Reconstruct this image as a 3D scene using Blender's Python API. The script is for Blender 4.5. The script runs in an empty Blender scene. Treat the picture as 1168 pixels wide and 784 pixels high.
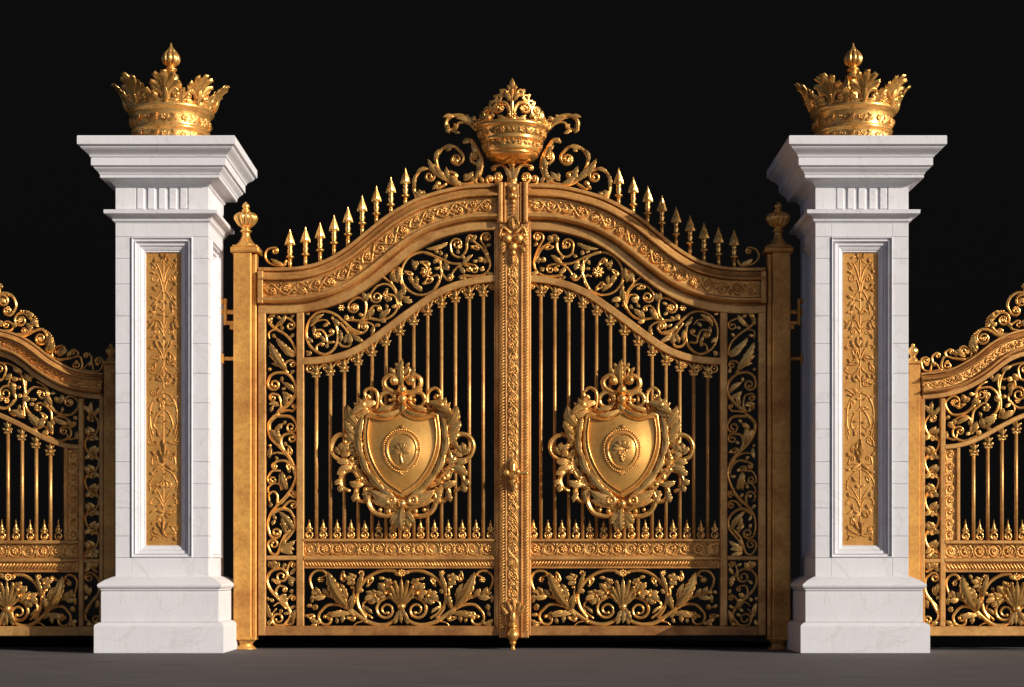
import bpy, bmesh, math, random
from math import sin, cos, pi, radians, sqrt, atan2

# ------------------------------------------------------------------ basics
sc = bpy.context.scene
COL = sc.collection
EYE, DIST, GY = 0.69, 15.0, 0.25   # eye height, distance to the pillar axis, setback of the gates behind it
CX = 584.0                                         # drawing origin: centre line
SW, LW = 1.08, 1.04                                 # weight of stems and leaves
rnd = random.Random(7)
JIT = 0.45                                         # hand-made irregularity, in drawing units


def scale_at(y):
    """drawing units per metre on a plane set back by y"""
    return 2044.0 / (DIST + y)


def gate_conv(mir=1, ox=0.0, y=None):
    s_ = scale_at(GY if y is None else y)
    def f(u, v, d):
        return (mir * (u - CX) / s_ - ox, -d / s_, EYE + (648.0 - v) / s_)
    return f


class MB:
    def __init__(self, conv):
        self.v, self.f, self.sm, self.conv, self.warp, self.occ = [], [], [], conv, None, []

    def add(self, pts, faces, smooth=True):
        b = len(self.v)
        w, c = self.warp, self.conv
        for p in pts:
            if w:
                p = w(*p)
            self.occ.append((p[0], p[1]))
            self.v.append(c(*p))
        for fc in faces:
            self.f.append([b + i for i in fc])
            self.sm.append(smooth)

    def build(self, name, mat, parent=None):
        me = bpy.data.meshes.new(name)
        me.from_pydata(self.v, [], self.f)
        bm = bmesh.new()
        bm.from_mesh(me)
        bmesh.ops.recalc_face_normals(bm, faces=bm.faces)
        for i, fc in enumerate(bm.faces):
            fc.smooth = self.sm[i]
        bm.to_mesh(me)
        bm.free()
        me.materials.append(mat)
        o = bpy.data.objects.new(name, me)
        COL.objects.link(o)
        if parent:
            o.parent = parent
        return o


def thing(name, label, cat, loc=(0, 0, 0), group=None):
    o = bpy.data.objects.new(name, None)
    o.empty_display_size = 0.2
    COL.objects.link(o)
    o.location = loc
    o['label'] = label
    o['category'] = cat
    if group:
        o['group'] = group
    return o


# ------------------------------------------------------------------ shapes
def catmull(p, step=1.3):
    if len(p) < 3:
        n = max(2, int(math.dist(p[0], p[1]) / step))
        return [(p[0][0] + (p[1][0] - p[0][0]) * i / n, p[0][1] + (p[1][1] - p[0][1]) * i / n) for i in range(n + 1)]
    q = [(2 * p[0][0] - p[1][0], 2 * p[0][1] - p[1][1])] + list(p) + [(2 * p[-1][0] - p[-2][0], 2 * p[-1][1] - p[-2][1])]
    out = []
    for i in range(1, len(q) - 2):
        a, b, c, d = q[i - 1], q[i], q[i + 1], q[i + 2]
        n = max(2, int(math.dist(b, c) / step))
        for k in range(n):
            t = k / n
            out.append(tuple(0.5 * (2 * b[j] + (c[j] - a[j]) * t + (2 * a[j] - 5 * b[j] + 4 * c[j] - d[j]) * t * t
                                    + (3 * b[j] - a[j] - 3 * c[j] + d[j]) * t ** 3) for j in (0, 1)))
    out.append(tuple(p[-1]))
    return out


def norm2(a):
    l = math.hypot(*a) or 1.0
    return (a[0] / l, a[1] / l)


def tangents(path):
    n = len(path)
    return [norm2((path[min(i + 1, n - 1)][0] - path[max(i - 1, 0)][0], path[min(i + 1, n - 1)][1] - path[max(i - 1, 0)][1])) for i in range(n)]


def spiral_tail(path, R, dr, turns, shrink=0.3, step=1.2):
    P = path[-1]
    T = norm2((P[0] - path[-3][0], P[1] - path[-3][1])) if len(path) > 2 else norm2((P[0] - path[0][0], P[1] - path[0][1]))
    C = (P[0] - dr * R * T[1], P[1] + dr * R * T[0])
    a0 = atan2(P[1] - C[1], P[0] - C[0])
    n = max(10, int(turns * 2 * pi * R * 0.7 / step))
    out = list(path)
    for k in range(1, n + 1):
        f = k / n
        r = R * shrink ** f
        a = a0 + dr * f * turns * 2 * pi
        out.append((C[0] + r * cos(a), C[1] + r * sin(a)))
    return out, C


def tube(mb, path, rad, d=0.0, k=0.8, seg=8, dd=None):
    """swept round bar: path 2D, rad list or number, depth centre d, depth ratio k"""
    n = len(path)
    if not isinstance(rad, (list, tuple)):
        rad = [rad] * n
    T = tangents(path)
    pts, fc = [], []
    rings = [(-1, 0, 0.35, -0.6)] + [(i, i, 1, 0) for i in range(n)] + [(n, n - 1, 0.35, 0.6)]
    for (_, i, sc_, off) in rings:
        t = T[i]
        r = rad[i] * sc_
        x, y = path[i][0] + t[0] * off * rad[i], path[i][1] + t[1] * off * rad[i]
        dz = d if dd is None else d + dd[i]
        for j in range(seg):
            a = 2 * pi * j / seg
            pts.append((x - t[1] * r * cos(a), y + t[0] * r * cos(a), dz + r * k * sin(a)))
    m = len(rings)
    for i in range(m - 1):
        for j in range(seg):
            j2 = (j + 1) % seg
            fc.append((i * seg + j, i * seg + j2, (i + 1) * seg + j2, (i + 1) * seg + j))
    fc.append(tuple(range(seg)))
    fc.append(tuple((m - 1) * seg + j for j in range(seg)))
    mb.add(pts, fc)


def ball(mb, u, v, d, r, kd=1.0, kv=1.0, seg=10, rings=6):
    pts = [(u, v - r * kv, d)]
    for i in range(1, rings):
        a = pi * i / rings
        for j in range(seg):
            b = 2 * pi * j / seg
            pts.append((u + r * sin(a) * cos(b), v - r * kv * cos(a), d + r * kd * sin(a) * sin(b)))
    pts.append((u, v + r * kv, d))
    fc = []
    for j in range(seg):
        j2 = (j + 1) % seg
        fc.append((0, 1 + j, 1 + j2))
        for i in range(rings - 2):
            fc.append((1 + i * seg + j, 1 + (i + 1) * seg + j, 1 + (i + 1) * seg + j2, 1 + i * seg + j2))
        fc.append((1 + (rings - 2) * seg + j, len(pts) - 1, 1 + (rings - 2) * seg + j2))
    mb.add(pts, fc)


def leaf(mb, base, tip, w, bend=0.0, d=0.0, lift=None, lobes=4, jag=0.3, th=None, blunt=False):
    """acanthus blade: ribs running the length of it, forward-raked serrations, tip rolling forward"""
    w = w * LW * rnd.uniform(0.9, 1.12)
    tip = (tip[0] + rnd.uniform(-1, 1) * JIT, tip[1] + rnd.uniform(-1, 1) * JIT)
    L = math.dist(base, tip)
    if lift is None:
        lift = 0.16 * w + 0.09 * L
    th = th if th is not None else 0.3 * w
    lobes = max(1, min(lobes, int(L / 5.5)))
    if lobes < 2:
        jag = 0
    T = norm2((tip[0] - base[0], tip[1] - base[1]))
    N = (-T[1], T[0])
    if bend == 0:
        bend = 0.07 * L * (1 if (int(base[0] * 7 + tip[1] * 3) % 2) else -1)
    n = max(9, lobes * 6)
    pts, fc = [], []
    for i in range(n + 1):
        t = i / n
        c = bend * 4 * t * (1 - t)
        x = base[0] + T[0] * L * t + N[0] * c
        y = base[1] + T[1] * L * t + N[1] * c
        tx, ty = T[0] * L + N[0] * bend * 4 * (1 - 2 * t), T[1] * L + N[1] * bend * 4 * (1 - 2 * t)
        tx, ty = norm2((tx, ty))
        env = max(0.04, sin(pi * min(1, t ** 0.85 * 0.9 + 0.09)) ** 0.85)
        if blunt:
            env = sin(pi * (0.09 + 0.73 * t)) ** 0.85
        ph = (t * lobes) % 1.0
        lob = 1 - jag * (ph ** 2.2) if t < 0.93 else 1 - jag
        hw = w * env * lob
        dz = d + lift * (0.75 * sin(pi * (0.1 + 0.75 * t)) + 0.55 * t * t)
        if blunt:
            dz += 2.2 * w * max(0.0, t - 0.6) ** 2 / 0.16 * 0.5
        hs = w * (0.3 + 0.7 * env)
        for s_, h in ((-1, -0.42), (-0.76, 0.22), (-0.48, -0.18), (-0.28, 0.34), (-0.13, 0.0), (0, 0.62), (0.13, 0.0), (0.28, 0.34), (0.48, -0.18), (0.76, 0.22), (1, -0.42)):
            fw = (0.45 * abs(s_)) * hw
            q = hw * s_ if abs(s_) > 0.6 else w * env * s_
            pts.append((x - ty * q + tx * fw, y + tx * q + ty * fw, dz + h * hs))
        pts.append((x, y, dz - th * env - 0.18 * w))
    m = 12
    for i in range(n):
        for j in range(m):
            j2 = (j + 1) % m
            fc.append((i * m + j, i * m + j2, (i + 1) * m + j2, (i + 1) * m + j))
    fc.append(tuple(range(m)))
    fc.append(tuple(n * m + j for j in range(m)))
    mb.add(pts, fc)


def rosette(mb, u, v, R, n=6, d=0.0, rot=0.0, h=0.5):
    m = n * 6
    rr = (0.0, 0.16, 0.28, 0.42, 0.66, 0.88, 1.0)
    pts, fc = [(u, v, d + R * h * 0.75)], []
    for r in rr[1:]:
        for j in range(m):
            a = 2 * pi * j / m + rot
            c = abs(cos(n * (a - rot) / 2))
            out = 0.72 + 0.28 * c
            if r < 0.2:
                z = 0.7
            elif r < 0.3:
                z = 0.3
            elif r < 0.5:
                z = 0.55 + 0.25 * c
            elif r < 0.7:
                z = 0.45 + 0.55 * c
            elif r < 0.9:
                z = 0.3 + 0.45 * c
            else:
                z = 0.0
            f_ = r * (out if r > 0.3 else 1)
            pts.append((u + R * f_ * cos(a), v + R * f_ * sin(a), d + R * h * z))
    for j in range(m):
        j2 = (j + 1) % m
        fc.append((0, 1 + j, 1 + j2))
        for i in range(len(rr) - 2):
            fc.append((1 + i * m + j, 1 + (i + 1) * m + j, 1 + (i + 1) * m + j2, 1 + i * m + j2))
    k = len(pts)
    pts.append((u, v, d - R * 0.15))
    o = 1 + (len(rr) - 2) * m
    for j in range(m):
        fc.append((o + j, k, o + (j + 1) % m))
    mb.add(pts, fc)


def cbox(mb, u0, u1, v0, v1, d0, d1, b=0.8):
    """box with chamfered front edges"""
    b = min(b, (u1 - u0) * 0.3, (v1 - v0) * 0.3)
    pts = []
    for (i, d) in ((0, d0), (0, d1 - b), (b, d1)):
        pts += [(u0 + i, v0 + i, d), (u1 - i, v0 + i, d), (u1 - i, v1 - i, d), (u0 + i, v1 - i, d)]
    fc = [(0, 1, 2, 3), (8, 9, 10, 11)]
    for r in (0, 4):
        for j in range(4):
            fc.append((r + j, r + (j + 1) % 4, r + 4 + (j + 1) % 4, r + 4 + j))
    mb.add(pts, fc, False)


def sweep(mb, path, prof, smooth=True):
    """closed profile [(offset to the right-hand/down side, depth)] along a path"""
    T = tangents(path)
    m = len(prof)
    pts, fc = [], []
    for p, t in zip(path, T):
        for (n_, d) in prof:
            pts.append((p[0] - t[1] * n_, p[1] + t[0] * n_, d))
    for i in range(len(path) - 1):
        for j in range(m):
            j2 = (j + 1) % m
            fc.append((i * m + j, i * m + j2, (i + 1) * m + j2, (i + 1) * m + j))
    fc.append(tuple(range(m)))
    fc.append(tuple((len(path) - 1) * m + j for j in range(m)))
    mb.add(pts, fc, False)


def lathe(mb, u, d, prof, seg=28, flutes=None, smooth=True):
    """prof [(r, v)] about a vertical axis; flutes=(n, depth, v0, v1)"""
    pts, fc = [], []
    for (r, v) in prof:
        for j in range(seg):
            a = 2 * pi * j / seg
            rr = r
            if flutes and flutes[2] < v < flutes[3]:
                rr = r * (1 - flutes[1] * (1 - abs(sin(flutes[0] * a / 2))) ** 2)
            pts.append((u + rr * cos(a), v, d + rr * sin(a)))
    n = len(prof)
    for i in range(n - 1):
        for j in range(seg):
            j2 = (j + 1) % seg
            fc.append((i * seg + j, i * seg + j2, (i + 1) * seg + j2, (i + 1) * seg + j))
    fc.append(tuple(range(seg)))
    fc.append(tuple((n - 1) * seg + j for j in range(seg)))
    mb.add(pts, fc, smooth)


def smoothprof(p, step=0.8):
    return catmull(p, step)


def ring(mb, u, v, R, r, d=0.0, kv=1.0, k=0.8, n=26):
    path = [(u + R * cos(2 * pi * i / n), v + R * kv * sin(2 * pi * i / n)) for i in range(n + 1)]
    tube(mb, path, r, d, k)


def st(mb, pts, w0, w1=None, sp=None, d=0.0, k=0.85, leaves=0, ll=6.0, lw=2.2, eye=True, bulge=0.0, side=None):
    """ornamental stem; sp=(R, direction, turns) ends it in a volute with an eye"""
    w1 = (w1 if w1 is not None else w0 * 0.7) * SW
    w0 = w0 * SW
    if JIT:
        pts = [pts[0]] + [(a + rnd.uniform(-JIT, JIT), b + rnd.uniform(-JIT, JIT)) for a, b in pts[1:]]
    path = catmull(pts)
    base_n = len(path)
    C = None
    if sp:
        path, C = spiral_tail(path, *sp)
    n = len(path)
    rad = [(w0 + (w1 - w0) * i / (n - 1)) * (1 + bulge * sin(pi * i / (n - 1))) for i in range(n)]
    tube(mb, path, rad, d, k)
    # raised rib that catches the light along the stem
    T = tangents(path)
    rib = [(p[0] + t[1] * r * 0.15, p[1] - t[0] * r * 0.15) for p, t, r in zip(path, T, rad)]
    tube(mb, rib[:: 2] if len(rib) > 6 else rib, [r * 0.42 for r in (rad[::2] if len(rib) > 6 else rad)], d + w0 * k * 0.72, 0.9, 6)
    if C and eye:
        ball(mb, path[-1][0], path[-1][1], d + w1 * 0.5, w1 * 1.7, 0.9, seg=8, rings=5)
    for q in range(leaves):
        f_ = (q + 0.7) / (leaves + 0.4)
        i = int(f_ * (base_n - 1))
        sgn = side if side else (1 if q % 2 else -1)
        t = T[i]
        a = 0.75
        dx = t[0] * cos(a) - sgn * -t[1] * -sin(a)
        ang = atan2(t[1], t[0]) + sgn * a
        p = path[i]
        leaf(mb, p, (p[0] + ll * cos(ang), p[1] + ll * sin(ang)), lw, sgn * -ll * 0.18, d, lobes=3)
    return path


def Z(ox, oy, s):
    def f(*p):
        return [(ox + a / s, oy + b / s) for a, b in p]
    return f


def rope(mb, path, w, r, d, pitch=3.2):
    """twisted moulding: row of slanting beads along a path"""
    T = tangents(path)
    L = 0.0
    nxt = pitch / 2
    for i in range(1, len(path)):
        s_ = math.dist(path[i], path[i - 1])
        while L + s_ >= nxt:
            f_ = (nxt - L) / s_
            p = (path[i - 1][0] + (path[i][0] - path[i - 1][0]) * f_, path[i - 1][1] + (path[i][1] - path[i - 1][1]) * f_)
            t = T[i]
            a = atan2(t[1], t[0]) + 0.95
            q = [(p[0] + cos(a) * w * x, p[1] + sin(a) * w * x) for x in (-0.5, -0.2, 0.2, 0.5)]
            tube(mb, q, [r * 0.7, r, r, r * 0.7], d, 0.9, 6)
            nxt += pitch
        L += s_


def beads(mb, path, r, d, pitch):
    L, nxt = 0.0, 0.0
    for i in range(1, len(path)):
        s_ = math.dist(path[i], path[i - 1])
        while s_ > 0 and L + s_ >= nxt:
            f_ = (nxt - L) / s_
            ball(mb, path[i - 1][0] + (path[i][0] - path[i - 1][0]) * f_, path[i - 1][1] + (path[i][1] - path[i - 1][1]) * f_, d, r, 0.8, seg=7, rings=4)
            nxt += pitch
        L += s_


def strip_warp(path):
    """maps (distance along, distance across, depth) onto a curve"""
    T = tangents(path)
    cum = [0.0]
    for i in range(1, len(path)):
        cum.append(cum[-1] + math.dist(path[i], path[i - 1]))

    def f(s_, t_, d):
        s_ = max(0.0, min(cum[-1] - 1e-6, s_))
        lo, hi = 0, len(cum) - 1
        while hi - lo > 1:
            m = (lo + hi) // 2
            if cum[m] <= s_:
                lo = m
            else:
                hi = m
        f_ = (s_ - cum[lo]) / max(1e-9, cum[hi] - cum[lo])
        x = path[lo][0] + (path[hi][0] - path[lo][0]) * f_
        y = path[lo][1] + (path[hi][1] - path[lo][1]) * f_
        tx, ty = T[lo][0] * (1 - f_) + T[hi][0] * f_, T[lo][1] * (1 - f_) + T[hi][1] * f_
        return (x - ty * t_, y + tx * t_, d)
    return f, cum[-1]


def running_vine(mb, L, h, period, d, w=1.0, seed=1):
    """relief rinceau in strip space: waving stem, a volute, leaves and a flower in every bay"""
    r_ = random.Random(seed)
    n = int(L / period)
    period = L / n
    pts = [(0, 0)]
    for i in range(n):
        s_ = 1 if i % 2 else -1
        pts += [(period * (i + 0.5), s_ * h * 0.72), (period * (i + 1), 0)]
    tube(mb, catmull(pts, 1.5), w * 1.15, d, 1.1, 6)
    for i in range(n):
        s_ = 1 if i % 2 else -1
        x = period * (i + 0.5)
        st(mb, [(x - period * 0.46, s_ * h * 0.25), (x - period * 0.28, -s_ * h * 0.35), (x, -s_ * h * 0.66)], w, w * 0.7, (h * 0.5, s_, 1.1), d + 0.3, 1.1)
        if i % 3 == 1:
            rosette(mb, x + period * 0.04, -s_ * h * 0.1, h * 0.5, 6, d, r_.random() * 3, 0.6)
        for q in range(6):
            a = r_.uniform(0, 2 * pi)
            bx_, by = x + r_.uniform(-0.45, 0.45) * period, r_.uniform(-0.45, 0.45) * h
            ex, ey = bx_ + cos(a) * h * 0.7, max(-h * 0.95, min(h * 0.95, by + sin(a) * h * 0.7))
            leaf(mb, (bx_, by), (ex, ey), h * r_.uniform(0.16, 0.26), r_.uniform(-1, 1) * h * 0.12, d - 0.2, lobes=3)
        ball(mb, x + period * 0.5, s_ * h * 0.55, d + 0.4, h * 0.16, seg=7, rings=4)


# ------------------------------------------------------------------ materials
def mat_nodes(name):
    m = bpy.data.materials.new(name)
    m.use_nodes = True
    nt = m.node_tree
    return m, nt, nt.nodes['Principled BSDF']


def gold(name, c1, c2, rough, metal, bump_scale, bump, mottled=2.2, fleck=0.5):
    m, nt, b = mat_nodes(name)
    N, Lk = nt.nodes.new, nt.links.new
    tc = N('ShaderNodeTexCoord')
    n1 = N('ShaderNodeTexNoise'); n1.inputs['Scale'].default_value = mottled; n1.inputs['Detail'].default_value = 8
    n1.inputs['Roughness'].default_value = 0.65
    n2 = N('ShaderNodeTexNoise'); n2.inputs['Scale'].default_value = bump_scale; n2.inputs['Detail'].default_value = 5
    Lk(tc.outputs['Object'], n1.inputs['Vector']); Lk(tc.outputs['Object'], n2.inputs['Vector'])
    r = N('ShaderNodeValToRGB')
    r.color_ramp.elements[0].position = 0.36; r.color_ramp.elements[0].color = (*c2, 1)
    r.color_ramp.elements[1].position = 0.62; r.color_ramp.elements[1].color = (*c1, 1)
    Lk(n1.outputs['Fac'], r.inputs['Fac'])
    n3 = N('ShaderNodeTexNoise'); n3.inputs['Scale'].default_value = mottled * 11; n3.inputs['Detail'].default_value = 10
    n3.inputs['Roughness'].default_value = 0.75
    Lk(tc.outputs['Object'], n3.inputs['Vector'])
    r3 = N('ShaderNodeValToRGB')
    r3.color_ramp.elements[0].position = 0.33; r3.color_ramp.elements[0].color = (fleck, fleck * 0.86, fleck * 0.74, 1)
    r3.color_ramp.elements[1].position = 0.52; r3.color_ramp.elements[1].color = (1, 1, 1, 1)
    Lk(n3.outputs['Fac'], r3.inputs['Fac'])
    mx = N('ShaderNodeMix'); mx.data_type = 'RGBA'; mx.blend_type = 'MULTIPLY'; mx.inputs[0].default_value = 1
    Lk(r.outputs['Color'], mx.inputs[6]); Lk(r3.outputs['Color'], mx.inputs[7]); Lk(mx.outputs[2], b.inputs['Base Color'])
    mr = N('ShaderNodeMapRange'); mr.inputs[1].default_value = 0.3; mr.inputs[2].default_value = 0.7
    mr.inputs[3].default_value = rough + 0.12; mr.inputs[4].default_value = rough - 0.05
    Lk(n1.outputs['Fac'], mr.inputs[0]); Lk(mr.outputs[0], b.inputs['Roughness'])
    b.inputs['Metallic'].default_value = metal
    bp = N('ShaderNodeBump'); bp.inputs['Strength'].default_value = bump; bp.inputs['Distance'].default_value = 0.004
    Lk(n2.outputs['Fac'], bp.inputs['Height']); Lk(bp.outputs['Normal'], b.inputs['Normal'])
    return m


M_ORN = gold('gilded_ornament', (1.0, 0.59, 0.18), (0.88, 0.45, 0.11), 0.23, 0.74, 90, 0.2, fleck=0.7)
M_FRAME = gold('gilded_frame', (0.86, 0.48, 0.15), (0.46, 0.215, 0.06), 0.40, 0.55, 160, 0.15, mottled=3.2, fleck=0.72)
M_FOOT = gold('dark_foot_rail', (0.60, 0.29, 0.085), (0.30, 0.125, 0.036), 0.46, 0.5, 160, 0.2, mottled=4.5, fleck=0.6)  # darker, browner mottled gold for the main gate's foot rails
M_POST = gold('gilded_post', (0.88, 0.47, 0.11), (0.50, 0.22, 0.05), 0.42, 0.5, 120, 0.15, mottled=3.2, fleck=0.7)
M_HAMMER = gold('gilded_hammered', (0.92, 0.51, 0.15), (0.70, 0.34, 0.09), 0.32, 0.75, 220, 0.7)
M_SHIELD = gold('gilded_smooth', (0.95, 0.52, 0.135), (0.80, 0.40, 0.09), 0.32, 0.68, 40, 0.06, mottled=1.6, fleck=0.86)
M_PANEL = gold('gilded_panel', (0.84, 0.44, 0.115), (0.58, 0.27, 0.06), 0.40, 0.5, 60, 0.3, mottled=5, fleck=0.7)


def marble():
    m, nt, b = mat_nodes('white_marble')
    N, Lk = nt.nodes.new, nt.links.new
    tc = N('ShaderNodeTexCoord')
    nz = N('ShaderNodeTexNoise'); nz.inputs['Scale'].default_value = 1.6; nz.inputs['Detail'].default_value = 9; nz.inputs['Distortion'].default_value = 1.6
    Lk(tc.outputs['Object'], nz.inputs['Vector'])
    r = N('ShaderNodeValToRGB')
    e = r.color_ramp.elements
    e[0].position = 0.3; e[0].color = (0.67, 0.662, 0.678, 1)
    e[1].position = 0.7; e[1].color = (0.715, 0.71, 0.727, 1)
    for p, c in ((0.48, (0.705, 0.698, 0.713)), (0.497, (0.63, 0.62, 0.63)), (0.514, (0.705, 0.698, 0.713))):
        q = e.new(p); q.color = (*c, 1)
    Lk(nz.outputs['Fac'], r.inputs['Fac'])
    n3 = N('ShaderNodeTexNoise'); n3.inputs['Scale'].default_value = 60; n3.inputs['Detail'].default_value = 4
    mp = N('ShaderNodeMapping'); mp.inputs['Scale'].default_value = (1, 1, 0.12)
    Lk(tc.outputs['Object'], mp.inputs['Vector']); Lk(mp.outputs[0], n3.inputs['Vector'])
    r2 = N('ShaderNodeValToRGB')
    r2.color_ramp.elements[0].position = 0.3; r2.color_ramp.elements[0].color = (0.955, 0.95, 0.95, 1)
    r2.color_ramp.elements[1].position = 0.6; r2.color_ramp.elements[1].color = (1, 1, 1, 1)
    Lk(n3.outputs['Fac'], r2.inputs['Fac'])
    mx = N('ShaderNodeMix'); mx.data_type = 'RGBA'; mx.blend_type = 'MULTIPLY'; mx.inputs[0].default_value = 1
    Lk(r.outputs['Color'], mx.inputs[6]); Lk(r2.outputs['Color'], mx.inputs[7]); Lk(mx.outputs[2], b.inputs['Base Color'])
    b.inputs['Roughness'].default_value = 0.55
    b.inputs['Specular IOR Level'].default_value = 0.3
    bp = N('ShaderNodeBump'); bp.inputs['Strength'].default_value = 0.05; bp.inputs['Distance'].default_value = 0.003
    Lk(n3.outputs['Fac'], bp.inputs['Height']); Lk(bp.outputs['Normal'], b.inputs['Normal'])
    return m


M_MARBLE = marble()


def ground_mat():
    m, nt, b = mat_nodes('smooth_asphalt')
    N, Lk = nt.nodes.new, nt.links.new
    tc = N('ShaderNodeTexCoord')
    mp = N('ShaderNodeMapping'); mp.inputs['Scale'].default_value = (0.5, 6.0, 1)
    Lk(tc.outputs['Object'], mp.inputs['Vector'])
    n1 = N('ShaderNodeTexNoise'); n1.inputs['Scale'].default_value = 3; n1.inputs['Detail'].default_value = 8
    Lk(mp.outputs[0], n1.inputs['Vector'])
    r = N('ShaderNodeValToRGB')
    r.color_ramp.elements[0].position = 0.3; r.color_ramp.elements[0].color = (0.082, 0.077, 0.079, 1)
    r.color_ramp.elements[1].position = 0.7; r.color_ramp.elements[1].color = (0.142, 0.133, 0.136, 1)
    Lk(n1.outputs['Fac'], r.inputs['Fac']); Lk(r.outputs['Color'], b.inputs['Base Color'])
    n2 = N('ShaderNodeTexNoise'); n2.inputs['Scale'].default_value = 140; n2.inputs['Detail'].default_value = 4
    Lk(tc.outputs['Object'], n2.inputs['Vector'])
    bp = N('ShaderNodeBump'); bp.inputs['Strength'].default_value = 0.3; bp.inputs['Distance'].default_value = 0.004
    Lk(n2.outputs['Fac'], bp.inputs['Height']); Lk(bp.outputs['Normal'], b.inputs['Normal'])
    b.inputs['Roughness'].default_value = 0.8
    b.inputs['Specular IOR Level'].default_value = 0.2
    return m


def black_mat():
    m, nt, b = mat_nodes('black_cloth')
    N, Lk = nt.nodes.new, nt.links.new
    n1 = N('ShaderNodeTexNoise'); n1.inputs['Scale'].default_value = 0.7
    r = N('ShaderNodeValToRGB')
    r.color_ramp.elements[0].color = (0.0032, 0.0033, 0.0036, 1)
    r.color_ramp.elements[1].color = (0.0042, 0.0042, 0.0045, 1)
    Lk(n1.outputs['Fac'], r.inputs['Fac']); Lk(r.outputs['Color'], b.inputs['Base Color'])
    b.inputs['Roughness'].default_value = 1
    b.inputs['Specular IOR Level'].default_value = 0
    return m


# ------------------------------------------------------------------ setting
def plain(name, verts, faces, mat):
    me = bpy.data.meshes.new(name)
    me.from_pydata(verts, [], faces)
    me.materials.append(mat)
    o = bpy.data.objects.new(name, me)
    COL.objects.link(o)
    o['kind'] = 'structure'
    return o


plain('ground', [(-60, -60, 0), (60, -60, 0), (60, 20, 0), (-60, 20, 0)], [(0, 1, 2, 3)], ground_mat())
prof = [(0.55, 0.004), (5.0, 0.004), (6.2, 0.12), (6.9, 0.5), (7.3, 1.2), (7.45, 2.2), (7.5, 14.0)]
bv, bf = [], []
for (y, z) in prof:
    bv += [(-26, y, z), (26, y, z)]
for i in range(len(prof) - 1):
    bf.append((2 * i, 2 * i + 1, 2 * i + 3, 2 * i + 2))
plain('backdrop', bv, bf, black_mat())

# ------------------------------------------------------------------ gate curves
TOP = [(296, 306), (320, 306.3), (343, 304.8), (365, 299.5), (381, 292), (397, 281.5), (415, 267), (438, 248.5), (458, 236), (477, 226.5), (497, 219.7), (525, 213.3), (545, 211.6), (567, 211)]
LOW = [(346, 408.4), (362, 407.6), (381, 404.6), (397, 399.5), (411, 392.5), (427, 381.5), (443, 369.5), (459, 357.5), (475, 346), (491, 335), (506, 327.2), (523, 321), (545, 316), (566, 314)]


def y_at(path, x):
    for a, b in zip(path, path[1:]):
        if a[0] <= x <= b[0]:
            return a[1] + (b[1] - a[1]) * (x - a[0]) / max(1e-6, b[0] - a[0])
    return path[-1][1] if x > path[-1][0] else path[0][1]


def offset(path, n_):
    T = tangents(path)
    return [(p[0] - t[1] * n_, p[1] + t[0] * n_) for p, t in zip(path, T)]


def spear_shape(mb, u, v):
    """leaf-shaped spear head, tip at (u, v), on a turned collar"""
    pts, fc = [], []
    prof_ = [(0, 0.25), (3, 0.9), (6, 1.9), (9, 3.2), (11.5, 4.5), (13.5, 5.5), (15.2, 5.8), (16.8, 4.6), (18.4, 2.8), (19.3, 1.6)]
    for (y, w) in prof_:
        th = 0.5 + w * 0.32
        bk = 1.25 * max(0, (w - 3.4))
        pts += [(u - w, v + y + bk, 0), (u - w * 0.45, v + y, th * 0.45), (u - w * 0.12, v + y, th), (u + w * 0.12, v + y, th), (u + w * 0.45, v + y, th * 0.45), (u + w, v + y + bk, 0),
                (u + w * 0.45, v + y, -th * 0.45), (u, v + y, -th), (u - w * 0.45, v + y, -th * 0.45)]
    k = 9
    for i in range(len(prof_) - 1):
        for j in range(k):
            fc.append((i * k + j, i * k + (j + 1) % k, (i + 1) * k + (j + 1) % k, (i + 1) * k + j))
    fc += [tuple(range(k)), tuple((len(prof_) - 1) * k + j for j in range(k))]
    mb.add(pts, fc, False)
    lathe(mb, u, 0, [(1.5, v + 17.5), (2.4, v + 19), (3.3, v + 20.5), (2.3, v + 22), (3.0, v + 23.5), (3.3, v + 26), (2.4, v + 29), (2.6, v + 30), (4.6, v + 31), (4.7, v + 32.4), (2.6, v + 33.4), (2.2, v + 34.5)], 14)


def small_finial(mb, u, vb, h=22.0):
    """little spear standing on the lock rail: volute foot and turned spike"""
    k = h / 22.0
    ring(mb, u, vb - 4.4 * k, 3.7, 0.95, 0.6, n=18)
    st(mb, [(u + 2.6, vb - 1.5), (u, vb - 1.2)], 0.9, 0.6, (2.6, 1, 0.9), 0.8)
    lathe(mb, u, 0.4, [(1.4, vb - 8), (2.4, vb - 9), (1.6, vb - 10), (2.2, vb - 11), (3.0, vb - 12.6), (2.4, vb - 14.4), (1.5, vb - 15.2), (1.9, vb - 16), (1.0, vb - 18), (0.3, vb - 22 * k)], 10)
    for s_ in (-1, 1):
        leaf(mb, (u, vb - 8), (u + s_ * 3.4, vb - 13), 1.4, s_ * 0.6, 0.8, lobes=2)


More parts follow.
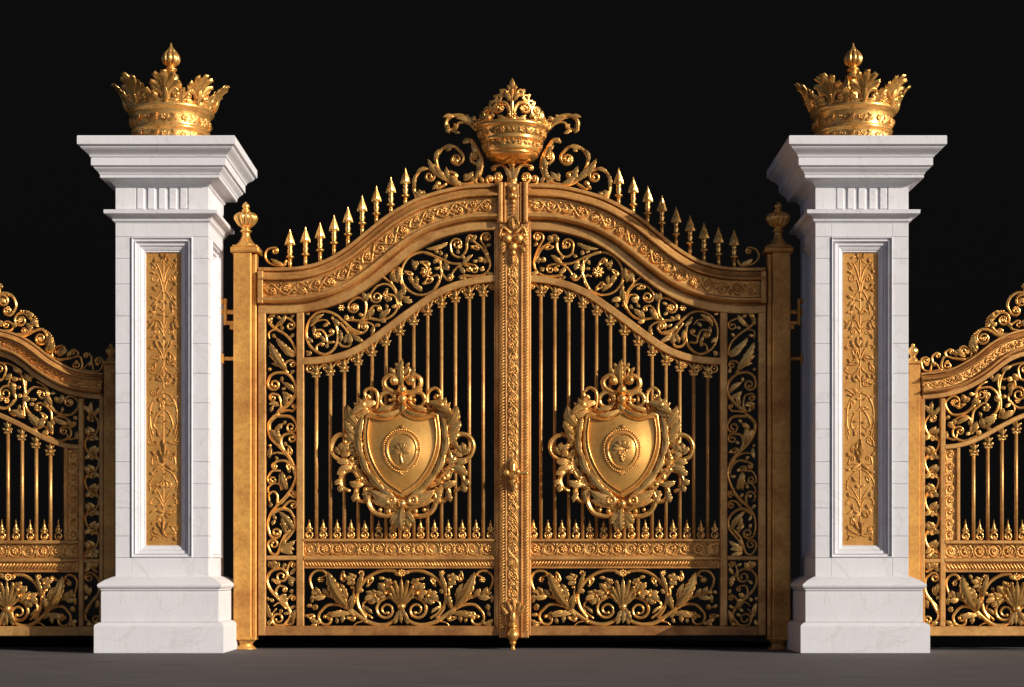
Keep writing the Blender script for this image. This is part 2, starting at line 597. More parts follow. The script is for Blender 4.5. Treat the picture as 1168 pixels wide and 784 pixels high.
def bar_capital(mb, u, v, up=1):
    """leafy cap at the top of a bar"""
    lathe(mb, u, 0, [(1.6, v + 15), (2.7, v + 14.2), (2.9, v + 13), (1.8, v + 12), (2.0, v + 9), (2.4, v + 5), (1.8, v)], 10)
    b0 = v + 10.5
    for a in (-70, 70, 130, -130):
        x, y = sin(radians(a)), -cos(radians(a))
        leaf(mb, (u, b0 - 1), (u + 6.2 * x, b0 - 1 + 5.6 * y), 1.7, 0.9 * (1 if a > 0 else -1), 1.6, lobes=1)
    for a in (-30, 30):
        leaf(mb, (u, b0), (u + 10.5 * sin(radians(a)), b0 - 9.6 * cos(radians(a))), 1.8, 1.6 * (-1 if a > 0 else 1), 1.0, lobes=2)
    leaf(mb, (u, b0 + 1), (u, v + 0.8), 1.9, 0.01, 2.2, lobes=1)
    ball(mb, u, b0 - 0.6, 3.2, 1.5, seg=8, rings=5)


def rosette_band(mb, u0, u1, v0, v1, n, vertical=False):
    if vertical:
        cbox(mb, u0, u1, v0, v1, -1.5, 0.6, 0.3)
        R = (u1 - u0) / 2 * 0.92
        for i in range(n):
            c = ((u0 + u1) / 2, v0 + (i + 0.5) * (v1 - v0) / n)
            st(mb, [(c[0] - R * 0.8, c[1] + R * 1.1), (c[0] - R * 0.86, c[1])], 0.9, 0.7, (R * 0.84, 1, 1.25), 1.2)
            rosette(mb, c[0], c[1], R * 0.5, 5, 1.0, i)
            leaf(mb, (c[0] + R * 0.6, c[1] + R * 0.7), (c[0] + R * 0.9, c[1] + R * 1.4), 1.3, 0, 0.8, lobes=2)
        return
    cbox(mb, u0, u1, v0, v1, -1.5, 0.6, 0.3)
    R = (v1 - v0) / 2 * 0.86
    p = (u1 - u0) / n
    for i in range(n):
        c = (u0 + (i + 0.5) * p, (v0 + v1) / 2)
        ring(mb, c[0], c[1], R, 0.8, 1.2, n=20)
        r_ = i % 3
        if r_ == 0:
            st(mb, [(c[0] - R * 0.2, c[1] + R * 0.55), (c[0] - R * 0.5, c[1] + R * 0.2)], 0.8, 0.6, (R * 0.5, 1, 1.1), 1.3)
        else:
            rosette(mb, c[0], c[1], R * 0.66, 5 + r_, 1.0, i * 0.7)
        for s_ in (-1, 1):
            leaf(mb, (c[0] + p / 2, c[1]), (c[0] + p / 2 + s_ * 0.5, c[1] + s_ * R), 1.5, 0.6, 0.9, lobes=3)
        ball(mb, c[0] + p / 2, c[1], 1.4, 1.0, seg=7, rings=4)


# ------------------------------------------------------------------ ornament traced panel by panel
def column_scrolls_upper(mb):
    z = Z(290, 345, 5.6)
    st(mb, z((112, 108), (96, 100), (100, 130), (135, 165), (195, 205), (243, 255), (266, 312)), 1.7, 1.1, (5.6, 1, 1.05), leaves=0)
    st(mb, z((138, 160), (165, 122), (205, 102), (248, 118)), 1.5, 0.9, (6.2, 1, 1.1))
    st(mb, z((140, 172), (105, 182), (95, 205), (100, 235)), 1.2, 0.8)
    for a, b, w, be in (((205, 432), (100, 255), 5.0, -2), ((200, 425), (92, 340), 4.0, 2), ((195, 420), (110, 390), 2.6, 1), ((262, 325), (140, 222), 4.2, -3),
                        ((258, 345), (178, 280), 3.2, -2), ((150, 150), (205, 78), 3.0, 1), ((100, 110), (140, 75), 2.6, -1), ((110, 110), (92, 140), 2.0, 0)):
        p = z(a, b)
        leaf(mb, p[0], p[1], w, be, 0.6, lobes=5)
    st(mb, z((215, 450), (192, 415), (205, 382), (235, 372)), 1.4, 0.8, (4.8, 1, 1.1))
    st(mb, z((160, 695), (225, 645), (268, 580), (262, 515), (215, 460), (150, 448), (105, 470), (88, 512)), 2.2, 1.1, (7.8, -1, 1.35))
    st(mb, z((150, 700), (170, 660), (158, 600), (125, 585)), 1.5, 0.9, (5.0, -1, 1.2))
    ball(mb, *z((100, 428))[0], 0.8, 2.2)
    for a, b, w, be in (((258, 580), (180, 515), 3.4, 2), ((250, 610), (180, 570), 3.0, -1), ((190, 660), (205, 580), 3.2, 1), ((155, 650), (95, 650), 2.4, 1), ((120, 660), (160, 660), 2, 0)):
        p = z(a, b)
        leaf(mb, p[0], p[1], w, be, 0.6, lobes=4)
    st(mb, z((165, 702), (215, 692), (245, 695), (262, 675)), 1.4, 1.0, (3.0, -1, 0.8))
    z = Z(290, 480, 5.6)
    st(mb, z((155, -45), (105, 0), (92, 45), (110, 105), (165, 170), (225, 232), (264, 310), (262, 380), (215, 470), (150, 540), (104, 595), (88, 665), (100, 725)), 2.3, 1.2, (7.4, -1, 1.3))
    st(mb, z((120, -25), (180, -28), (240, -22), (268, 20)), 1.9, 0.9, (7.6, 1, 1.3))
    st(mb, z((190, 190), (170, 140), (185, 95), (232, 80)), 1.9, 0.9, (6.2, 1, 1.15))
    st(mb, z((262, 345), (240, 285), (200, 258), (150, 260), (120, 275)), 1.7, 1.0, (3.6, -1, 1.2))
    st(mb, z((250, 290), (210, 225), (150, 205), (105, 215)), 1.6, 1.0)
    st(mb, z((165, 320), (115, 322), (90, 360)), 1.3, 0.9, (6.0, -1, 1.3))
    st(mb, z((148, 530), (150, 480), (125, 455), (95, 475), (100, 515)), 1.5, 1.0)
    st(mb, z((175, 440), (165, 405), (125, 400), (95, 425), (90, 460)), 1.4, 0.9)
    st(mb, z((170, 530), (225, 475), (255, 490), (268, 470)), 1.5, 0.9, (3.0, -1, 0.9))
    st(mb, z((170, 570), (215, 520), (245, 510)), 1.5, 0.9, (5.0, 1, 1.1))
    st(mb, z((110, 600), (165, 565), (220, 575), (258, 625), (258, 690), (215, 750), (190, 784)), 2.1, 1.2)
    for a, b, w, be in (((210, 440), (180, 325), 4.6, -2), ((160, 150), (100, 60), 4.0, 2), ((165, 150), (150, 40), 3.4, -1), ((108, 170), (98, 245), 2.6, 0), ((130, 60), (180, 20), 3, 0),
                        ((250, 700), (160, 580), 3.6, 2), ((205, 720), (185, 600), 3.0, 0), ((165, 660), (215, 690), 2.8, 0), ((120, 600), (135, 640), 2, 0)):
        p = z(a, b)
        leaf(mb, p[0], p[1], w, be, 0.6, lobes=5)
    rosette(mb, *z((200, 625))[0], 3.0, 5, 0.5)
    ball(mb, *z((102, 160))[0], 0.8, 2.0)
    z = Z(290, 590, 5.225)
    st(mb, z((215, 75), (170, 130), (140, 215), (105, 218), (82, 180)), 1.8, 0.9, (7.0, 1, 1.25))
    for a, b, w, be in (((155, 195), (245, 140), 3.6, 1), ((155, 200), (240, 190), 3.4, -1), ((160, 205), (235, 222), 2.8, 0), ((160, 190), (190, 130), 3, 0)):
        p = z(a, b)
        leaf(mb, p[0], p[1], w, be, 0.6, lobes=4)


def column_scrolls_lower(mb):
    z = Z(290, 590, 5.225)
    st(mb, z((210, 640), (190, 642), (130, 640), (105, 590), (130, 545)), 1.0, 0.8)
    st(mb, z((150, 490), (95, 430), (78, 370), (105, 320), (150, 308)), 2.0, 0.9, (9.0, 1, 1.35))
    st(mb, z((140, 480), (200, 535), (218, 590), (185, 640)), 2.0, 0.9, (9.6, 1, 1.35))
    st(mb, z((155, 490), (130, 450), (145, 410), (185, 415)), 1.5, 0.9, (3.4, 1, 0.9))
    st(mb, z((200, 535), (190, 500), (215, 468)), 1.4, 0.9, (4.0, 1, 1.1))
    st(mb, z((225, 375), (195, 330), (205, 280)), 1.5, 0.9, (4.4, 1, 1.1))
    st(mb, z((190, 545), (150, 510), (115, 530)), 1.3, 0.8)
    for a, b, w, be in (((115, 310), (85, 268), 3.4, 0), ((110, 312), (150, 270), 3.4, 0), ((120, 300), (115, 258), 2.8, 0), ((215, 340), (245, 300), 2.4, 0), ((215, 350), (232, 415), 3.4, 0), ((205, 365), (248, 370), 2.8, 0),
                        ((95, 600), (78, 510), 3.4, 0), ((95, 610), (80, 645), 2.6, 0), ((80, 560), (110, 600), 2, 0), ((230, 640), (248, 550), 3.0, 0), ((222, 620), (215, 645), 2.4, 0), ((150, 480), (190, 460), 2.8, 0), ((160, 490), (200, 500), 2.6, 0), ((85, 500), (75, 475), 2, 0)):
        p = z(a, b)
        leaf(mb, p[0], p[1], w, be, 0.6, lobes=4)


def arch_scrolls(mb):
    z = Z(335, 300, 6.535)
    st(mb, z((505, 522), (440, 500), (375, 440), (300, 380), (220, 362), (140, 398), (97, 485), (104, 580), (152, 648), (230, 680), (300, 640), (328, 560), (318, 470), (288, 408)), 1.5, 1.5, leaves=0)
    st(mb, z((172, 655), (175, 620), (205, 598)), 1.3, 0.8, (2.5, 1, 1))
    st(mb, z((300, 590), (255, 590), (240, 545), (215, 505), (180, 500)), 1.4, 0.9, (5.4, -1, 1.3))
    st(mb, z((240, 560), (260, 545), (288, 530)), 1.2, 0.8, (3.4, -1, 1.2))
    st(mb, z((130, 470), (160, 440), (200, 425), (245, 430), (270, 460)), 1.2, 0.8)
    st(mb, z((325, 575), (360, 620), (410, 620), (428, 585), (405, 520), (350, 450)), 1.5, 1.2)
    st(mb, z((400, 480), (450, 525), (505, 525), (540, 500)), 1.6, 0.9, (4.8, -1, 1.2))
    st(mb, z((485, 490), (490, 450), (545, 445), (585, 465), (598, 500), (580, 535)), 1.3, 0.9)
    st(mb, z((380, 415), (430, 425), (500, 430), (570, 415), (650, 425), (720, 400), (768, 345), (780, 275), (745, 195), (690, 160), (625, 172), (578, 220)), 1.5, 1.0, (8.0, -1, 1.5))
    st(mb, z((500, 430), (530, 390), (540, 320), (520, 270), (470, 262), (420, 295)), 1.6, 0.9, (7.6, -1, 1.4))
    st(mb, z((540, 425), (560, 370), (595, 325), (635, 325)), 1.4, 0.9, (3.4, 1, 0.9))
    st(mb, z((778, 320), (755, 250), (715, 235)), 1.3, 0.9, (5.0, -1, 1.1))
    st(mb, z((800, 320), (760, 200), (728, 150), (730, 95), (770, 45)), 1.4, 0.9, (3.6, 1, 1.0))
    st(mb, z((780, 340), (800, 280), (810, 190), (795, 130)), 1.4, 1.2)
    for a, b, w, be in (((420, 520), (425, 610), 3.8, 0), ((430, 530), (525, 590), 3.2, 1), ((420, 525), (380, 600), 2.8, 1), ((340, 500), (350, 590), 2.6, -1), ((130, 460), (225, 385), 3.0, -1.5), ((150, 470), (145, 530), 2, 0),
                        ((100, 560), (140, 600), 2.2, 0), ((230, 600), (200, 540), 2, 0), ((290, 420), (340, 470), 2.6, 0), ((415, 410), (375, 412), 3.2, 0), ((415, 420), (445, 400), 2, 0), ((535, 290), (515, 220), 3.2, 0), ((530, 290), (560, 225), 2.4, 0),
                        ((650, 420), (725, 345), 3.4, -1), ((640, 420), (660, 350), 2.6, 1), ((560, 420), (575, 350), 2.6, 0), ((580, 400), (600, 340), 2.0, 0), ((600, 470), (585, 540), 2.4, 0), ((640, 430), (690, 445), 2.4, 0),
                        ((690, 290), (735, 260), 3.2, 0), ((740, 140), (720, 80), 3.2, 0), ((740, 130), (790, 90), 3.0, 0), ((745, 120), (745, 70), 2.4, 0), ((800, 290), (810, 190), 3.2, 0), ((815, 270), (885, 290), 3.0, 0), ((820, 285), (860, 255), 2.4, 0),
                        ((95, 690), (130, 660), 2.4, 0), ((95, 660), (125, 690), 2.2, 0), ((92, 368), (120, 385), 1.8, 0)):
        p = z(a, b)
        leaf(mb, p[0], p[1], w, be, 0.7, lobes=4)
    rosette(mb, *z((355, 336))[0], 4.2, 6, 0.2)
    rosette(mb, *z((180, 540))[0], 3.4, 6, 1.0)
    rosette(mb, *z((455, 335))[0], 3.2, 6, 0.8)
    z = Z(420, 190, 5.225)
    st(mb, z((60, 640), (130, 690), (190, 770), (240, 780)), 1.3, 1.0)
    st(mb, z((385, 655), (415, 650), (425, 690), (385, 740), (320, 765), (250, 748), (205, 690), (204, 610), (250, 540), (330, 512), (400, 540), (436, 600), (432, 660), (395, 735)), 1.2, 1.5)
    st(mb, z((330, 512), (420, 542), (500, 578), (580, 578), (635, 590)), 1.5, 0.9, (5.2, 1, 1.1))
    st(mb, z((560, 650), (640, 655), (700, 635), (725, 580), (705, 500), (672, 440)), 1.5, 0.9, (7.0, 1, 1.35))
    st(mb, z((720, 570), (690, 500), (640, 455), (605, 425)), 1.9, 1.2)
    st(mb, z((625, 420), (600, 410), (590, 450), (585, 500), (545, 540), (500, 520), (488, 470)), 1.6, 0.9, (7.6, 1, 1.35))
    st(mb, z((430, 560), (435, 630), (465, 675)), 1.4, 0.9, (4.6, -1, 1.1))
    st(mb, z((560, 585), (530, 600), (500, 640), (510, 660)), 1.4, 1.0)
    st(mb, z((575, 590), (600, 600)), 1.2, 0.8, (3.2, 1, 1.1))
    st(mb, z((205, 640), (160, 680), (140, 640)), 1.3, 0.9, (4.2, 1, 1.1))
    for a, b, w, be in (((470, 460), (345, 495), 3.0, -2), ((430, 500), (440, 530), 2.4, 0), ((420, 480), (470, 455), 2.6, 0), ((390, 490), (415, 520), 2.4, 0), ((690, 560), (655, 550), 3.0, 0), ((690, 600), (665, 620), 2.8, 0), ((700, 580), (690, 540), 2.6, 0),
                        ((560, 590), (625, 530), 2.8, -1), ((570, 560), (555, 530), 2, 0), ((455, 570), (480, 620), 3.2, 0), ((440, 580), (450, 620), 2.2, 0), ((480, 640), (500, 660), 2.6, 0), ((540, 600), (575, 640), 2.6, 0), ((555, 650), (545, 672), 2.6, 0), ((580, 660), (565, 672), 1.8, 0),
                        ((280, 620), (262, 560), 3.2, 0), ((275, 600), (300, 570), 2.6, 0), ((275, 700), (245, 645), 3.2, -1), ((280, 710), (285, 650), 2.6, 1), ((320, 745), (260, 700), 3.0, 0), ((390, 580), (410, 560), 2.4, 0), ((180, 690), (135, 640), 2.8, 0), ((170, 690), (180, 600), 2.8, 1),
                        ((700, 630), (745, 638), 2.2, 0), ((610, 450), (640, 410), 2.8, 0), ((590, 460), (600, 410), 2.6, 0), ((200, 700), (215, 775), 2.8, 0)):
        p = z(a, b)
        leaf(mb, p[0], p[1], w, be, 0.7, lobes=4)
    c = z((345, 630))[0]
    rosette(mb, c[0], c[1], 7.5, 7, 0.6, 0.3, 0.45)
    rosette(mb, c[0], c[1], 4.6, 6, 2.6, 0.8, 0.45)
    rosette(mb, *z((280, 590))[0], 3.4, 5, 1.0)
    rosette(mb, *z((545, 478))[0], 3.2, 6, 0.9)
    rosette(mb, *z((705, 432))[0], 3.0, 6, 0.9)


def fill_gaps(mb, inside, u0, u1, v0, v1, rmin=4.3, seed=1, w=1.0, d0=0.0):
    """find the widest openings of a panel and grow a tendril or a leaf into each"""
    r_ = random.Random(seed)
    W, H = int(u1 - u0) + 1, int(v1 - v0) + 1
    BIG = 99.0
    solid = [[0.0 if not inside(u0 + x, v0 + y) else BIG for x in range(W)] for y in range(H)]
    for (u, v) in mb.occ:
        x, y = int(round(u - u0)), int(round(v - v0))
        if 0 <= x < W and 0 <= y < H:
            solid[y][x] = 0.0
    for _ in range(60):
        D = [row[:] for row in solid]
        for y in range(H):
            for x in range(W):
                d = D[y][x]
                if y:
                    d = min(d, D[y - 1][x] + 1)
                    if x: d = min(d, D[y - 1][x - 1] + 1.41)
                    if x < W - 1: d = min(d, D[y - 1][x + 1] + 1.41)
                if x: d = min(d, D[y][x - 1] + 1)
                D[y][x] = d
        best = (0, 0, 0)
        for y in range(H - 1, -1, -1):
            for x in range(W - 1, -1, -1):
                d = D[y][x]
                if y < H - 1:
                    d = min(d, D[y + 1][x] + 1)
                    if x: d = min(d, D[y + 1][x - 1] + 1.41)
                    if x < W - 1: d = min(d, D[y + 1][x + 1] + 1.41)
                if x < W - 1: d = min(d, D[y][x + 1] + 1)
                D[y][x] = d
                if d > best[0]:
                    best = (d, x, y)
        # several well separated openings per pass
        cells = sorted(((D[y][x], x, y) for y in range(H) for x in range(W) if D[y][x] >= rmin), reverse=True)
        if not cells:
            break
        used = []
        for d, x, y in cells:
            if any(math.hypot(x - a, y - b) < (d + c) * 1.05 for c, a, b in used):
                continue
            used.append((d, x, y))
            cu, cv = u0 + x, v0 + y
            # nearest metalwork to spring from
            near = min(mb.occ, key=lambda p: (p[0] - cu) ** 2 + (p[1] - cv) ** 2)
            a = atan2(cv - near[1], cu - near[0])
            dr = r_.choice((-1, 1))
            if d > 5.2:
                R = d * 0.56
                s0 = (cu - R * cos(a + dr * 1.35), cv - R * sin(a + dr * 1.35))
                k = len(mb.occ)
                mid = ((near[0] + s0[0]) / 2 - dr * -sin(a) * 0.8, (near[1] + s0[1]) / 2 - dr * cos(a) * 0.8)
                st(mb, [near, mid, s0, (cu + R * cos(a + pi - dr * 0.9), cv + R * sin(a + pi - dr * 0.9))], 1.15 * w, 0.75 * w, (R, dr, 1.15), 0.1 + d0)
                leaf(mb, mid, (mid[0] + d * 0.7 * cos(a - dr * 1.0), mid[1] + d * 0.7 * sin(a - dr * 1.0)), 1.7 * w, dr * 0.8, 0.5 * w + d0, lobes=2)
            else:
                b = a + r_.uniform(-0.3, 0.3)
                leaf(mb, near, (cu + d * 0.45 * cos(b), cv + d * 0.45 * sin(b)), 2.0 * w, dr * 0.9, 0.4 * w + d0, lobes=2)
            for q in range(-int(d * .8), int(d * .8) + 1):
                for t in range(-int(d * .8), int(d * .8) + 1):
                    if 0 <= x + q < W and 0 <= y + t < H and q * q + t * t < d * d * .64:
                        solid[y + t][x + q] = 0.0
        for (u, v) in mb.occ[-20000:]:
            xx, yy = int(round(u - u0)), int(round(v - v0))
            if 0 <= xx < W and 0 <= yy < H:
                solid[yy][xx] = 0.0


def grape_leaf(mb, u, v, R, ang, d=1.0):
    for k, (a, l, w) in enumerate(((0, 1.0, 0.30), (0.75, 0.85, 0.26), (-0.75, 0.85, 0.26), (1.5, 0.62, 0.2), (-1.5, 0.62, 0.2))):
        b = ang + a
        leaf(mb, (u, v), (u + R * l * cos(b), v + R * l * sin(b)), R * w, R * 0.06 * (1 if a > 0 else -1), d + 0.3 * (2 - k % 3), lobes=4)
    ball(mb, u, v, d + R * 0.25, R * 0.14, seg=7, rings=4)


def base_scrolls(mb, z, cx, half):
    """mirror-symmetric panel: two great volutes, palmette and vine leaves; z maps the traced right half"""
    for sgn in (1, -1):
        mb.warp = (lambda u, v, d: (u, v, d)) if sgn > 0 else (lambda u, v, d: (2 * cx - u, v, d))
        k = random.Random(5 if sgn > 0 else 9)
        st(mb, z((150, 318), (185, 300), (255, 303), (335, 345), (383, 425), (375, 500), (335, 560)), 2.0, 1.9)
        st(mb, z((150, 500), (165, 465), (205, 446), (250, 462)), 2.0, 1.1, (12.5, 1, 1.5))
        st(mb, z((150, 530), (175, 575), (235, 600), (310, 592), (390, 545), (470, 475), (550, 440), (610, 425)), 1.6, 1.3, bulge=0.55)
        st(mb, z((330, 588), (400, 540), (470, 495), (545, 490), (590, 530)), 1.9, 1.2, (10.5, 1, 1.0))
        st(mb, z((300, 565), (345, 525), (350, 480), (318, 462)), 1.3, 0.9, (2.2, -1, 0.6))
        st(mb, z((540, 335), (575, 302), (622, 305), (648, 345), (635, 400), (600, 440)), 1.5, 1.3, leaves=0)
        st(mb, z((555, 325), (570, 330), (585, 335)), 1.1, 0.8, (3.0, 1, 1.0))
        st(mb, z((395, 480), (405, 430), (400, 395)), 1.3, 0.8, (2.4, 1, 1.0))
        st(mb, z((500, 540), (540, 535), (550, 560)), 1.1, 0.9, (2.6, 1, 1))
        st(mb, z((345, 580), (385, 590), (405, 605)), 1.0, 0.6)
        for a, b, w, be in (((440, 500), (545, 305), 7.4, 3.0), ((455, 480), (480, 370), 4.0, -2), ((420, 515), (400, 430), 4.0, 0), ((400, 560), (440, 520), 2, 0),
                            ((420, 540), (530, 560), 3.6, -2), ((470, 525), (540, 545), 3.6, 1), ((470, 530), (470, 590), 2.8, 1), ((580, 440), (615, 390), 3.0, 0), ((560, 440), (630, 450), 3.6, 1), ((600, 420), (640, 420), 2.4, 0), ((545, 450), (580, 400), 3, 0),
                            ((600, 600), (650, 570), 3.0, 0), ((610, 600), (640, 600), 2.4, 0), ((585, 575), (605, 600), 1.8, 0), ((615, 520), (620, 485), 2.6, 0), ((640, 480), (635, 430), 2.2, 0),
                            ((385, 430), (345, 300), 3.0, 1), ((380, 420), (350, 405), 2.6, 0), ((350, 500), (300, 540), 2, 0), ((150, 550), (175, 600), 2.6, 0)):
            p = z(a, b)
            leaf(mb, p[0], p[1], w, be, 1.2, lobes=6 if w > 6 else 4)
        p = z((405, 350))[0]
        grape_leaf(mb, p[0], p[1], 10.5, -0.2)
        p = z((225, 425))[0]
        grape_leaf(mb, p[0], p[1], 14.5, -0.9, 2.0)
        p = z((285, 440))[0]
        grape_leaf(mb, p[0], p[1], 13.0, 0.35, 2.0)
        p = z((210, 375))[0]
        grape_leaf(mb, p[0], p[1], 8.0, -1.0, 1.5)
        rosette(mb, *z((590, 350))[0], 3.6, 6, 0.8)
        rosette(mb, *z((365, 312))[0], 3.4, 6, 0.8)
        rosette(mb, *z((620, 505))[0], 3.4, 6, 0.6)
    mb.warp = None
    b = z((137, 500))[0]
    for a, l, w in ((44, 20, 2.2), (-44, 20, 2.2), (29, 26, 2.5), (-29, 26, 2.5), (14, 30, 2.7), (-14, 30, 2.7), (0, 33, 2.9)):
        leaf(mb, b, (b[0] + l * sin(radians(a)), b[1] - l * cos(radians(a))), w, 0.012 * a if a else 0.01, 3.0 - abs(a) * 0.02, lobes=1, blunt=abs(a) > 0)
    for a in (150, 180, 210):
        leaf(mb, b, (b[0] + 19 * sin(radians(a)), b[1] - 19 * cos(radians(a))), 2.8, 0, 1.4, lobes=3)
    ball(mb, b[0], b[1], 3.2, 4.6, 0.9, 0.85)
    rosette(mb, *z((137, 313))[0], 5.2, 8, 1.2)
    for a in (70, -70):
        p = z((137, 313))[0]
        leaf(mb, p, (p[0] + 9 * sin(radians(a)), p[1] - 9 * cos(radians(a)) + 3), 2.4, 0, 1.4, lobes=3)


def shield_outline(n, sx=1.0, sy=1.0, kind='face'):
    """right half top-centre to bottom-point, in drawing units about the shield centre"""
    z = lambda *p: [((a - 335) / 3.733, (b - 430) / 3.733) for a, b in p]
    if kind == 'face':
        top = catmull(z((335, 272), (355, 290), (385, 303), (425, 305), (468, 292)), 0.6)
        side = catmull(z((468, 292), (476, 350), (470, 420), (445, 490), (400, 555), (335, 604)), 0.6)
    else:
        top = catmull(z((335, 240), (355, 262), (385, 278), (425, 282), (470, 262), (492, 275)), 0.6)
        side = catmull(z((492, 275), (494, 300), (502, 360), (498, 430), (470, 510), (415, 585), (335, 632)), 0.6)
    def res(p, k):
        L = [0]
        for i in range(1, len(p)):
            L.append(L[-1] + math.dist(p[i], p[i - 1]))
        out = []
        j = 0
        for q in range(k):
            s_ = L[-1] * q / k
            while L[j + 1] < s_:
                j += 1
            f_ = (s_ - L[j]) / (L[j + 1] - L[j])
            out.append((p[j][0] + (p[j + 1][0] - p[j][0]) * f_, p[j][1] + (p[j + 1][1] - p[j][1]) * f_))
        return out
    h = res(top, n // 3) + res(side, n - n // 3) + [side[-1]]
    full = h + [(-x, y) for x, y in reversed(h[1:-1])]
    return [(x * sx, y * sy) for x, y in full]


def build_shield(conv, leafobj, cu, cv, variant):
    root_mb = MB(conv)
    # moulded rim
    o1, o2 = shield_outline(36, kind='rim'), shield_outline(36, kind='face')
    m = len(o1)
    loops = []
    def lp(f_, d):
        return [(cu + a[0] * (1 - f_) + b[0] * f_, cv + a[1] * (1 - f_) + b[1] * f_, d) for a, b in zip(o1, o2)]
    loops = [lp(0, 8), lp(0, 13), lp(0.12, 16), lp(0.35, 17.5), lp(0.55, 16.5), lp(0.62, 15), lp(0.7, 15.5), lp(0.82, 19), lp(0.94, 18), lp(1.0, 13)]
    pts = [p for l in loops for p in l]
    fc = []
    for i in range(len(loops) - 1):
        for j in range(m):
            fc.append((i * m + j, i * m + (j + 1) % m, (i + 1) * m + (j + 1) % m, (i + 1) * m + j))
    root_mb.add(pts, fc)
    shield = root_mb.build('shield', M_ORN, leafobj)
    # domed plate
    mb = MB(conv)
    pts, fc = [], []
    K = 16
    for i in range(K):
        f_ = 1 - i / K
        for (x, y) in o2:
            xx, yy = x * f_, 2 * (1 - f_) + y * f_
            pts.append((cu + xx, cv + yy, 12.5 + 9.5 * math.exp(-1.25 * ((xx / 37.0) ** 2 + ((yy - 1) / 47.0) ** 2) ** 1.15)))
    pts.append((cu, cv + 2, 22))
    for i in range(K - 1):
        for j in range(m):
            fc.append((i * m + j, i * m + (j + 1) % m, (i + 1) * m + (j + 1) % m, (i + 1) * m + j))
    for j in range(m):
        fc.append(((K - 1) * m + j, (K - 1) * m + (j + 1) % m, len(pts) - 1))
    mb.add(pts, fc)
    mb.build('shield_plate', M_SHIELD, shield)
    # medallion
    mb = MB(conv)
    c = (cu, cv + 0.5)
    egg = lambda R, kv, n=40: [(c[0] + R * cos(2 * pi * i / n) * (1 - 0.10 * sin(2 * pi * i / n)), c[1] + R * kv * sin(2 * pi * i / n)) for i in range(n + 1)]
    tube(mb, egg(16.4, 1.2), 1.2, 21.3, 0.9)
    beads(mb, egg(20.4, 1.18), 1.15, 20.3, 2.6)
    pp = egg(13.5, 1.2)
    pts = [(x, y, 22.0) for x, y in pp[:-1]] + [(c[0] + (x - c[0]) * 1.15, c[1] + (y - c[1]) * 1.15, 20.8) for x, y in pp[:-1]] + [(c[0], c[1], 23.2)]
    n = len(pp) - 1
    mb.add(pts, [(i, (i + 1) % n, n + (i + 1) % n, n + i) for i in range(n)] + [(i, (i + 1) % n, 2 * n) for i in range(n)])
    leaf(mb, (c[0], c[1] - 23), (c[0], c[1] - 30), 2.4, 0, 19.5, lobes=2)
    for s_ in (-1, 1):
        leaf(mb, (c[0], c[1] - 24), (c[0] + s_ * 5, c[1] - 26), 1.6, 0, 19.3, lobes=2)
        leaf(mb, (c[0], c[1] + 24), (c[0] + s_ * 4, c[1] + 26), 1.4, 0, 19.3, lobes=2)
    rosette(mb, c[0], c[1] + 25, 2.6, 6, 19.5)
    if variant == 0:
        tube(mb, catmull([(c[0] + 1, c[1] + 14), (c[0] - 1, c[1] + 6), (c[0], c[1])]), 1.0, 23, 0.9)
        for a in (-100, -70, -40, -12, 12, 40, 70, 100):
            l = 11 - abs(a) * 0.02
            leaf(mb, (c[0], c[1] + 2), (c[0] + l * sin(radians(a)), c[1] + 1 - l * cos(radians(a))), 1.9, 0, 22.8, lobes=4)
        for a in (-30, 30):
            leaf(mb, (c[0], c[1] + 9), (c[0] + 5 * sin(radians(a)), c[1] + 9 - 5 * cos(radians(a))), 1.2, 0, 22.6, lobes=2)
    else:
        r_ = random.Random(3)
        for q in range(26):
            t = q / 26
            w = 5.5 * (1 - t) + 0.6
            ball(mb, c[0] + r_.uniform(-w, w), c[1] - 3 + 15 * t, 23, 1.35, 0.8, seg=7, rings=4)
        for a in (-85, -50, -15, 25, 60, 95):
            leaf(mb, (c[0], c[1] - 3), (c[0] + 11 * sin(radians(a)), c[1] - 3 - 9 * cos(radians(a))), 2.3, 0.5, 22.8, lobes=4)
    mb.build('medallion', M_ORN, shield)
    # carved surround
    mb = MB(conv)
    z = lambda *p: [(cu + (a - 335) / 3.733, cv + (b - 430) / 3.733) for a, b in p]
    D = 11
    m2 = len(o1)
    rows = 14
    o3 = shield_outline(108, kind='rim')
    m2 = len(o3)
    pts, fc = [], []
    for j, (x, y) in enumerate(o3):
        a = atan2(y, x)
        ext = 0.21 + 0.05 * abs(sin(9 * a)) + 0.02 * sin(4 * a + 1)
        for i in range(rows):
            t = i / (rows - 1)
            f_ = 0.98 + ext * t
            g_ = 1 - 0.35 * abs(sin(18 * a)) ** 2
            pts.append((cu + x * f_, cv + y * f_, 6 + (7.0 * sin(pi * (0.14 + 0.78 * t)) + 1.5 * sin(4 * pi * t)) * (0.6 + 0.4 * g_)))
    for j in range(m2):
        for i in range(rows - 1):
            fc.append((j * rows + i, ((j + 1) % m2) * rows + i, ((j + 1) % m2) * rows + i + 1, j * rows + i + 1))
    mb.add(pts, fc)
    for sgn in (1, -1):
        mb.warp = (lambda u, v, d: (u, v, d)) if sgn > 0 else (lambda u, v, d: (2 * cu - u, v, d))
        r_ = random.Random(11 + sgn + variant)
        st(mb, z((545, 412), (552, 382), (580, 360), (618, 372), (636, 412), (622, 452), (592, 470)), 2.7, 2.4, None, D - 1)
        st(mb, z((592, 470), (560, 478), (540, 505), (515, 545), (478, 572)), 3.1, 2.6, None, D)
        st(mb, z((548, 430), (538, 440), (545, 470), (530, 500), (500, 540)), 1.6, 1.6, (2.6, -1, .6), D + 1)
        st(mb, z((485, 565), (520, 522), (562, 512), (592, 540), (590, 580), (560, 600)), 3.1, 2.0, None, D)
